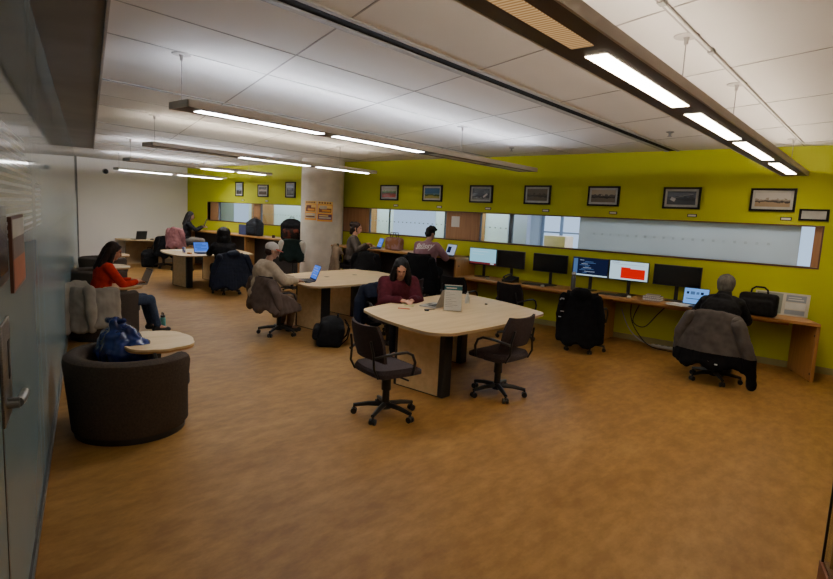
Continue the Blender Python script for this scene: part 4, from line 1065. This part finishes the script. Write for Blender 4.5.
M_bpgrey=pm('backpack_grey',(.035,.04,.05),(.025,.028,.036),20,.85); M_bpred=pm('backpack_rust',(.13,.035,.02),(.02,.014,.012),7,.85,lo=.45,hi=.55); M_bag=pm('bag_black',(.008,.008,.009),(.014,.014,.015),20,.8)
backpack((-12.9,8.60,1.08),.15,'dark grey backpack upright on the high counter, beside the blue binder',M_bpgrey,.46,.50,.24)
backpack((-11.22,8.52,1.08),.75,'black and rust backpack on the high counter beside the column',M_bag,.52,.52,.26,M_bpred,.08)
t=thing('binder','blue binder standing on the high counter left of the grey backpack','binder',(-13.42,8.60,1.08),.1)
b=MB(); b.bb(-.17,.17,-.03,-.026,0,.27); b.bb(-.17,.17,.026,.03,0,.27); b.bb(-.17,-.166,-.03,.03,0,.27); b.build('cover',pm('binder_blue',(.035,.05,.15),(.05,.065,.18),8,.5),t,smooth=False); MB().bb(-.164,.15,-.025,.025,.006,.26).build('pages',M_paper,t,smooth=False)
simple('mug',MB().lathe([(0,0),(.035,0),(.04,.01),(.04,.07),(.036,.07),(.034,.01),(0,.01)],n=18),pm('mug_brown',(.06,.02,.03),None,8,.5),'small dark mug on the high counter, right of the grey backpack','mug',(-12.0,8.55,1.08))
for i,x in enumerate((-14.35,-14.1)): simple('glasses_case',MB().rbox((0,0,.025),(.17,.08,.05),.02),M_black,('left' if i==0 else 'right')+' of two small dark cases on the far high counter','case',(x,8.5,1.08),.1*i)
t=thing('tablet','dark tablet held up by the woman at the white end wall','tablet',(-14.97,8.36,1.19),rad(-26)); Rt=Matrix.Rotation(rad(-20),3,'X'); MB().rbox((0,0,.13),(.34,.012,.25),.005,Rt).build('case',M_black,t); MB().rbox((0,-.0075,.13),(.31,.002,.22),.001,Rt).build('screen',M_scr,t)
# paper / fabric bag on right high counter
t=thing('tote_bag','patterned brown and pink tote bag on the high counter','bag',(-7.93,8.62,1.08),.1)
blob('bag_body',[('b',V3(0,0,.13),(.38,.18,.25),.03),('b',V3(0,0,.22),(.33,.12,.1),.04)],pm('tote_pattern',(.26,.11,.05),(.30,.16,.14),9,.8,lo=.45,hi=.55),t,.012,4,.008,9)
for s in (-1,1):
    b=MB(); b.tube([(-.08,s*.04,.26),(-.06,s*.05,.36),(.06,s*.05,.36),(.08,s*.04,.26)],.008,8); b.build('handle',pm('tote_strap',(.12,.05,.03),None,9,.8),t)
# briefcase and propped catalogue on right desk
t=thing('briefcase','black soft briefcase on the desk right of the beanie','bag',(-1.29,8.38,.74),-.12)
blob('bag_body',[('b',V3(0,0,.15),(.44,.15,.29),.045),('b',V3(0,-.05,.12),(.38,.12,.2),.04)],M_bag,t,.012,4,.006,8)
b=MB(); b.tube([(-.10,0,.28),(-.09,0,.34),(-.05,0,.372),(.05,0,.372),(.09,0,.34),(.10,0,.28)],.012,8); b.build('handle',M_bag,t)
b=MB(); b.tube([(-.2,.03,.27),(-.23,.02,.2),(-.2,-.03,.1)],.012,8); b.build('strap',M_bag,t)
t=thing('display_board','pale grey information board propped against the lime wall on the desk','board',(-1.10,8.80,.74),0); Rt=Matrix.Rotation(rad(-14),3,'X')
b=MB(); BM=[pm('board_cream',(.50,.47,.40),None,6,.6),pm('board_greygreen',(.20,.23,.20),None,6,.6),pm('board_bluegrey',(.22,.25,.30),None,6,.6),pm('board_white',(.55,.55,.54),None,6,.6)]
mosaic(b,[(0,1,0,1,0),(.03,.52,.05,.95,1),(.58,.94,.62,.92,2),(.58,.94,.30,.58,3),(.58,.94,.06,.26,2),(.62,.90,.70,.74,3),(.62,.85,.80,.83,3)],.62,.30,0,.0006)
b.v=[tuple(Rt@V3(x,y-.006,z)) for x,y,z in b.v]; b.mat(0).box(Rt@V3(0,0,.15),(.62,.008,.30),Rt); b.build('board',BM,t,smooth=False)
b=MB(); b.add([(-.04,.012,0),(.04,.012,0),(.04,.12,0),(-.04,.12,0),(-.04,.055,.2),(.04,.055,.2)],[(0,1,2,3),(0,4,5,1),(3,2,5,4),(0,3,4),(1,5,2)]); b.build('easel_foot',BM[0],t,smooth=False)

# ---- clothes on chairs (in the chair's own frame: back at y=-.25, front +Y)
def chair_cloth(name,label,cat,x,y,deg,zt,zb,w,mats,sleeves=True,flare=.05,matfn=None,hoodb=False,sl=None,frontdrop=.18,group='coats hung over chair backs',extra=None,yoff=0,th=.045):
    t=thing(name,label,cat,(x,y,0),rad(deg),group); pr=[]; n=15
    for i in range(n):
        u=-1+2*i/(n-1); xt=u*w*.46; xb=u*(w*.5+flare); yb=-.34-.03*(1-u*u)+yoff
        pr.append(('c',V3(xt,-.285+.05*u*u-.055*0+yoff,zt-.03-.035*u*u),V3(xb,yb+.07*u*u,zb+.06+.035*math.sin(u*7+w*40)),th,th*1.05))
        pr.append(('c',V3(xt,-.285+.05*u*u+yoff,zt-.03-.035*u*u),V3(xt*.98,-.185+.05*u*u+yoff,zt-frontdrop),th*.9,th*.6))
    if hoodb: pr.append(('e',V3(0,-.30,zt-.02),(.15,.09,.09)))
    if extra: pr+=extra
    o=blob('garment',pr,mats,t,.014,5,.013,8,matfn)
    if sleeves:
        for s in (-1,1):
            q=[('c',V3(s*w*.48,-.28+yoff,zt-.09),V3(s*(w*.54+flare*.6),-.27+yoff,(zt+zb)/2+.05),.068,.062),('c',V3(s*(w*.54+flare*.6),-.27+yoff,(zt+zb)/2+.05),V3(s*(w*.52+flare),-.22+yoff,zb+.10),.062,.052)]
            blob('sleeve',q,sl or mats,t,.013,4,.009,9,(lambda c:1 if c.z<zb+.17 else 0) if isinstance(sl,list) else (matfn if isinstance(mats,list) and sl is None else None))
    return t
M_navy=pm('navy_puffer',(.009,.013,.030),(.006,.009,.02),10,.7,bump=.4,spec=.2,stretch=(.3,.3,2.5)); M_taupe=pm('taupe_coat',(.13,.092,.075),(.10,.07,.056),9,.85); M_pink=pm('pink_coat',(.27,.115,.115),(.2,.08,.085),12,.9)
M_coatb=pm('black_coat',(.0035,.0035,.0045),(.006,.006,.007),12,.9); M_jgrey=pm('grey_jacket',(.085,.075,.068),(.062,.054,.05),10,.85); M_tan=pm('tan_coat',(.16,.11,.068),(.12,.08,.05),9,.85); M_pale=pm('pale_jacket',(.30,.265,.215),(.24,.21,.17),8,.9)
M_dgreen=pm('varsity_dark',(.012,.022,.02),None,12,.9); M_cream=pm('varsity_sleeve',(.55,.52,.46),(.48,.45,.4),12,.8)
chair_cloth('puffer_jacket','navy puffer jacket hung over the chair at the far table','jacket',-10.60,6.42,82,.87,.12,.60,M_navy,True,.12,hoodb=True)
chair_cloth('coat','taupe coat hanging over the chair of the man in the white cap','coat',-6.73,4.91,-6,.86,.36,.56,M_taupe,True,.10,extra=[('c',V3(.30,-.26+.06*k,.66-.03*k),V3(.32,-.24+.075*k,.36+.01*k),.05,.05) for k in range(6)])
tt=chair_cloth('jacket','grey and black jacket over the chair at the right desk','jacket',-1.52,7.47,-4,.88,.20,.54,[M_jgrey,M_coatb],True,.10,extra=[('c',V3(.28,-.30,.76),V3(.42,-.30,.42),.075,.07),('c',V3(.42,-.30,.42),V3(.47,-.27,.09),.07,.055)],matfn=lambda c:1 if c.z<.40 else 0,sl=[M_jgrey,M_coatb])
b=MB(); b.box((.03,-.405,.30),(.014,.004,.022)); b.box((.12,-.40,.285),(.03,.004,.014)); b.box((-.02,-.41,.288),(.02,.004,.008)); b.build('reflective_tag',pm('tag_white',(.6,.6,.62),None,9,.4),tt,smooth=False)
tt=chair_cloth('coat','long black coat piled over the chair in front of the code screen','coat',-3.30,7.72,6,.86,.10,.50,M_coatb,True,.03,hoodb=True)
b=MB(); b.tube([(-.27,-.355,.74),(-.25,-.37,.76),(-.21,-.372,.755)],.010,6); b.box((-.22,-.385,.58),(.05,.004,.012)); b.box((-.25,-.385,.50),(.04,.004,.012)); b.build('white_trim',pm('trim_white',(.55,.55,.55),None,9,.5),tt,smooth=False)
chair_cloth('coat','black coat on the chair at the white end wall table','coat',-15.78,7.55,80,.92,.30,.48,M_coatb,True,.03)
chair_cloth('coat','pink coat over the tall stool by the white end wall','coat',-14.98,7.70,18,1.18,.60,.44,M_pink,True,.06)
chair_cloth('varsity_jacket','dark varsity jacket with white sleeves on the tall stool left of the column','jacket',-10.12,7.72,48,1.18,.70,.46,M_dgreen,True,.0,sl=M_cream)
chair_cloth('coat','tan coat hung on the stool of the woman in grey by the column','coat',-8.46,7.86,-40,1.16,.50,.66,M_tan,True,.14)
chair_cloth('coat','black coat over the tall stool between the two people at the high counter','coat',-7.72,7.85,8,1.08,.60,.52,M_coatb,True,.05)
chair_cloth('coat','black coat over the tall stool of the man in mauve','coat',-6.46,7.84,16,1.13,.42,.56,M_coatb,True,.05)
chair_cloth('coat','dark navy coat on the chair of the woman in maroon','coat',-5.06,5.46,-116,.88,.25,.56,M_navy,True,.08)
# pale jacket over the back of the second tub chair
t=thing('jacket','pale grey jacket draped over the back of the second tub chair','jacket',(-7.98,3.0,0),rad(-6),'coats hung over chair backs'); pr=[]
for i in range(31):
    a=rad(195+168*i/30); ca,sa=math.cos(a),math.sin(a)
    pr.append(('c',V3(ca*.455,sa*.455,.665),V3(ca*.50,sa*.50,.16+.10*abs(i-15)/15+.02*math.sin(i*.8)),.05,.055)); pr.append(('c',V3(ca*.45,sa*.45,.67),V3(ca*.33,sa*.33,.60),.04,.03))
blob('garment',pr,M_pale,t,.014,4,.016,7)
a=rad(262); blob('sleeve',[('c',V3(.16,-.47,.68),V3(.24,-.52,.42),.075,.07),('c',V3(.24,-.52,.42),V3(.25,-.49,.16),.07,.058)],M_pale,t,.013,4,.012,8)
a=rad(300); blob('sleeve',[('c',V3(.40,-.26,.68),V3(.47,-.26,.44),.075,.068),('c',V3(.47,-.26,.44),V3(.45,-.25,.20),.068,.055)],M_pale,t,.013,4,.012,8)
# blue bag in near tub chair
t=thing('plastic_bag','shiny crumpled blue bag on the seat of the nearest tub chair','bag',(-4.66,1.89,.425),.2)
blob('bag_body',[('e',V3(0,0,.17),(.25,.18,.17)),('e',V3(-.04,-.02,.26),(.19,.13,.11)),('c',V3(-.04,0,.30),V3(-.06,-.01,.40),.11,.055),('c',V3(.08,.03,.26),V3(.05,.02,.36),.09,.05),('e',V3(.12,.05,.18),(.14,.12,.13)),('b',V3(0,0,.04),(.36,.26,.08),.03)],pm('blue_plastic',(.008,.022,.15),(.004,.009,.05),7,.25),t,.012,2,.022,11)
blob('bag_knot',[('c',V3(-.06,-.01,.41),V3(-.14,-.04,.42),.035,.022),('c',V3(-.06,-.01,.41),V3(.02,.0,.43),.03,.02)],MATS['blue_plastic'],t,.010,2,.008,14)
# teal bottle on floor
t=thing('teal_bottle','teal bottle with black loop lid on the floor beside the woman in red','bottle',(-7.98,3.80,0))
MB().lathe([(0,0),(.035,0),(.038,.01),(.038,.15),(.03,.17)],n=20).build('bottle_body',pm('teal_paint',(.08,.30,.27),None,9,.35),t)
b=MB(); b.cyl((0,0,.17),(0,0,.20),.032,n=18); b.tube([(-.025,0,.2),(-.025,0,.235),(.025,0,.235),(.025,0,.2)],.008,8); b.build('loop_lid',M_black,t)
# bags on floor
backpack((-5.82,5.06,0),rad(-40),'black backpack slumped on the floor under the middle table',M_bag,.40,.52,.34,None,-.25)
backpack((-16.1,7.30,0),rad(70),'black backpack on the floor by the white end wall table',M_bag,.52,.44,.28)
# cables and power strip below the right desk
t=thing('cable_bundle','tangle of pale and black cables hanging under the right desk','cables',(-2.75,8.75,0))
for k,(m,pts) in enumerate(((M_cord,[(-.35,.2,.66),(-.3,.1,.4),(-.15,.0,.2),(.1,-.05,.02),(.6,-.1,.012)]),(M_cord,[(-.2,.2,.66),(-.25,.05,.36),(-.05,-.02,.30),(.1,.05,.5),(.2,.2,.66)]),(pm('cord_white',(.35,.34,.32),None,9,.5),[(-.5,.2,.5),(-.3,.1,.2),(.0,.0,.05),(.4,.05,.015),(.9,.1,.012)]),(M_cord,[(.75,.2,.66),(.7,.1,.3),(.8,.05,.08),(.5,.0,.012)]))):
    b=MB(); P=[Vector(p) for p in pts]; out=[]
    for i in range(len(P)-1):
        p0,p1,p2,p3=P[max(i-1,0)],P[i],P[i+1],P[min(i+2,len(P)-1)]
        for q in range(6):
            u=q/6; out.append(.5*((2*p1)+(p2-p0)*u+(2*p0-5*p1+4*p2-p3)*u*u+(3*p1-p0-3*p2+p3)*u**3))
    out.append(P[-1]); out=[V3(v.x,v.y,max(v.z,.008)) for v in out]
    b.tube(out,.008,6); b.build('cable',m,t)
t=thing('power_strip','pale power strip on the floor under the right desk','power strip',(-2.45,8.85,0)); MB().rbox((0,0,.02),(.5,.05,.04),.008).build('strip_body',pm('strip_white',(.42,.41,.38),None,9,.5),t)
b=MB()
for k in range(5): b.box((-.18+.09*k,0,.0405),(.04,.03,.002))
b.build('socket',M_black,t,smooth=False)

# ------------------------------------------------------------------ glass wall fittings (in the wall's frame: x along the wall, y into the room)
WA=math.atan2(-.3356,.942)
def onglass(name,label,cat,x,z): return thing(name,label,cat,(x,gpt(x),z),WA)
t=onglass('lever_handle','brushed steel lever handle on a plate at the glass door','door handle',-2.36,.80)
MB().rbox((-.02,.004,.38),(.22,.008,.36),.003).build('backplate',M_rail,t)
MB().bb(-.10,-.05,.008,.010,.34,.48).build('lock_slot',M_black,t)
b=MB(); b.cyl((.02,.006,.27),(.02,.045,.27),.020,n=20); b.tube([(.02,.04,.27),(-.03,.046,.266),(-.14,.046,.260)],[.018,.017,.016],12); b.build('lever',M_rail,t)
t=onglass('door_sign','framed room sign on the glass with white, brown and orange bands','sign',-2.86,1.42)
b=MB(); b.mat(0).bb(-.24,.24,0,.012,0,.30); mosaic(b,[(0,1,0,1,1)],.001,.001)
b.v=b.v[:8]; b.f=b.f[:6]; b.m=b.m[:6]
for (z0,z1,m) in ((.012,.13,1),(.13,.215,2),(.215,.288,3)): b.mat(m).bb(-.222,.222,.012,.0135,z0,z1)
b.build('sign_panel',[pm('sign_wood',(.13,.045,.025),None,8,.5),pm('sign_orange',(.38,.11,.035),(.30,.085,.03),6,.5),pm('sign_brown',(.16,.12,.10),(.11,.08,.07),6,.5),pm('sign_white',(.48,.46,.42),None,6,.5)],t,smooth=False)
t=onglass('wall_panel','dark room control panel on the glass beside the framed sign','panel',-2.36,1.50)
MB().rbox((0,.007,.13),(.26,.014,.27),.004).build('panel_case',pm('panel_grey',(.05,.05,.052),None,9,.4),t); MB().bb(-.11,.11,.014,.015,.03,.23).build('screen',M_scr,t)

# ------------------------------------------------------------------ display cabinet at the right edge
t=thing('display_cabinet','glass display cabinet with red-brown wooden base at the right edge','cabinet',(.50,2.78,0),rad(14))
b=MB(); b.bb(-.5,.5,-.5,.5,0,.30); b.build('base',pm('cab_wood',(.19,.06,.03),(.14,.045,.022),5,.45),t,smooth=False)
GL=pane_mat('cabinet_glass',(.86,.9,.88)); b=MB(); b.bb(-.49,-.484,-.48,.48,.30,1.9); b.bb(-.48,.48,-.49,-.484,.30,1.9); b.build('glass_side',GL,t,smooth=False)
for sx in (-1,1):
    for sy in (-1,1): MB().bb(sx*.49-.005,sx*.49+.005,sy*.49-.005,sy*.49+.005,.30,1.9).build('corner_post',M_black,t,smooth=False)
MB().bb(-.5,.5,-.5,.5,1.9,1.96).build('top',MATS['cab_wood'],t,smooth=False)
b=MB(); b.bb(-.47,.47,.44,.46,.30,1.9); b.build('back_board',M_oakv,t,smooth=False)
MB().bb(-.46,.46,-.44,.42,.70,.712).build('shelf',pm('shelf_green',(.20,.22,.13),None,6,.5),t,smooth=False)
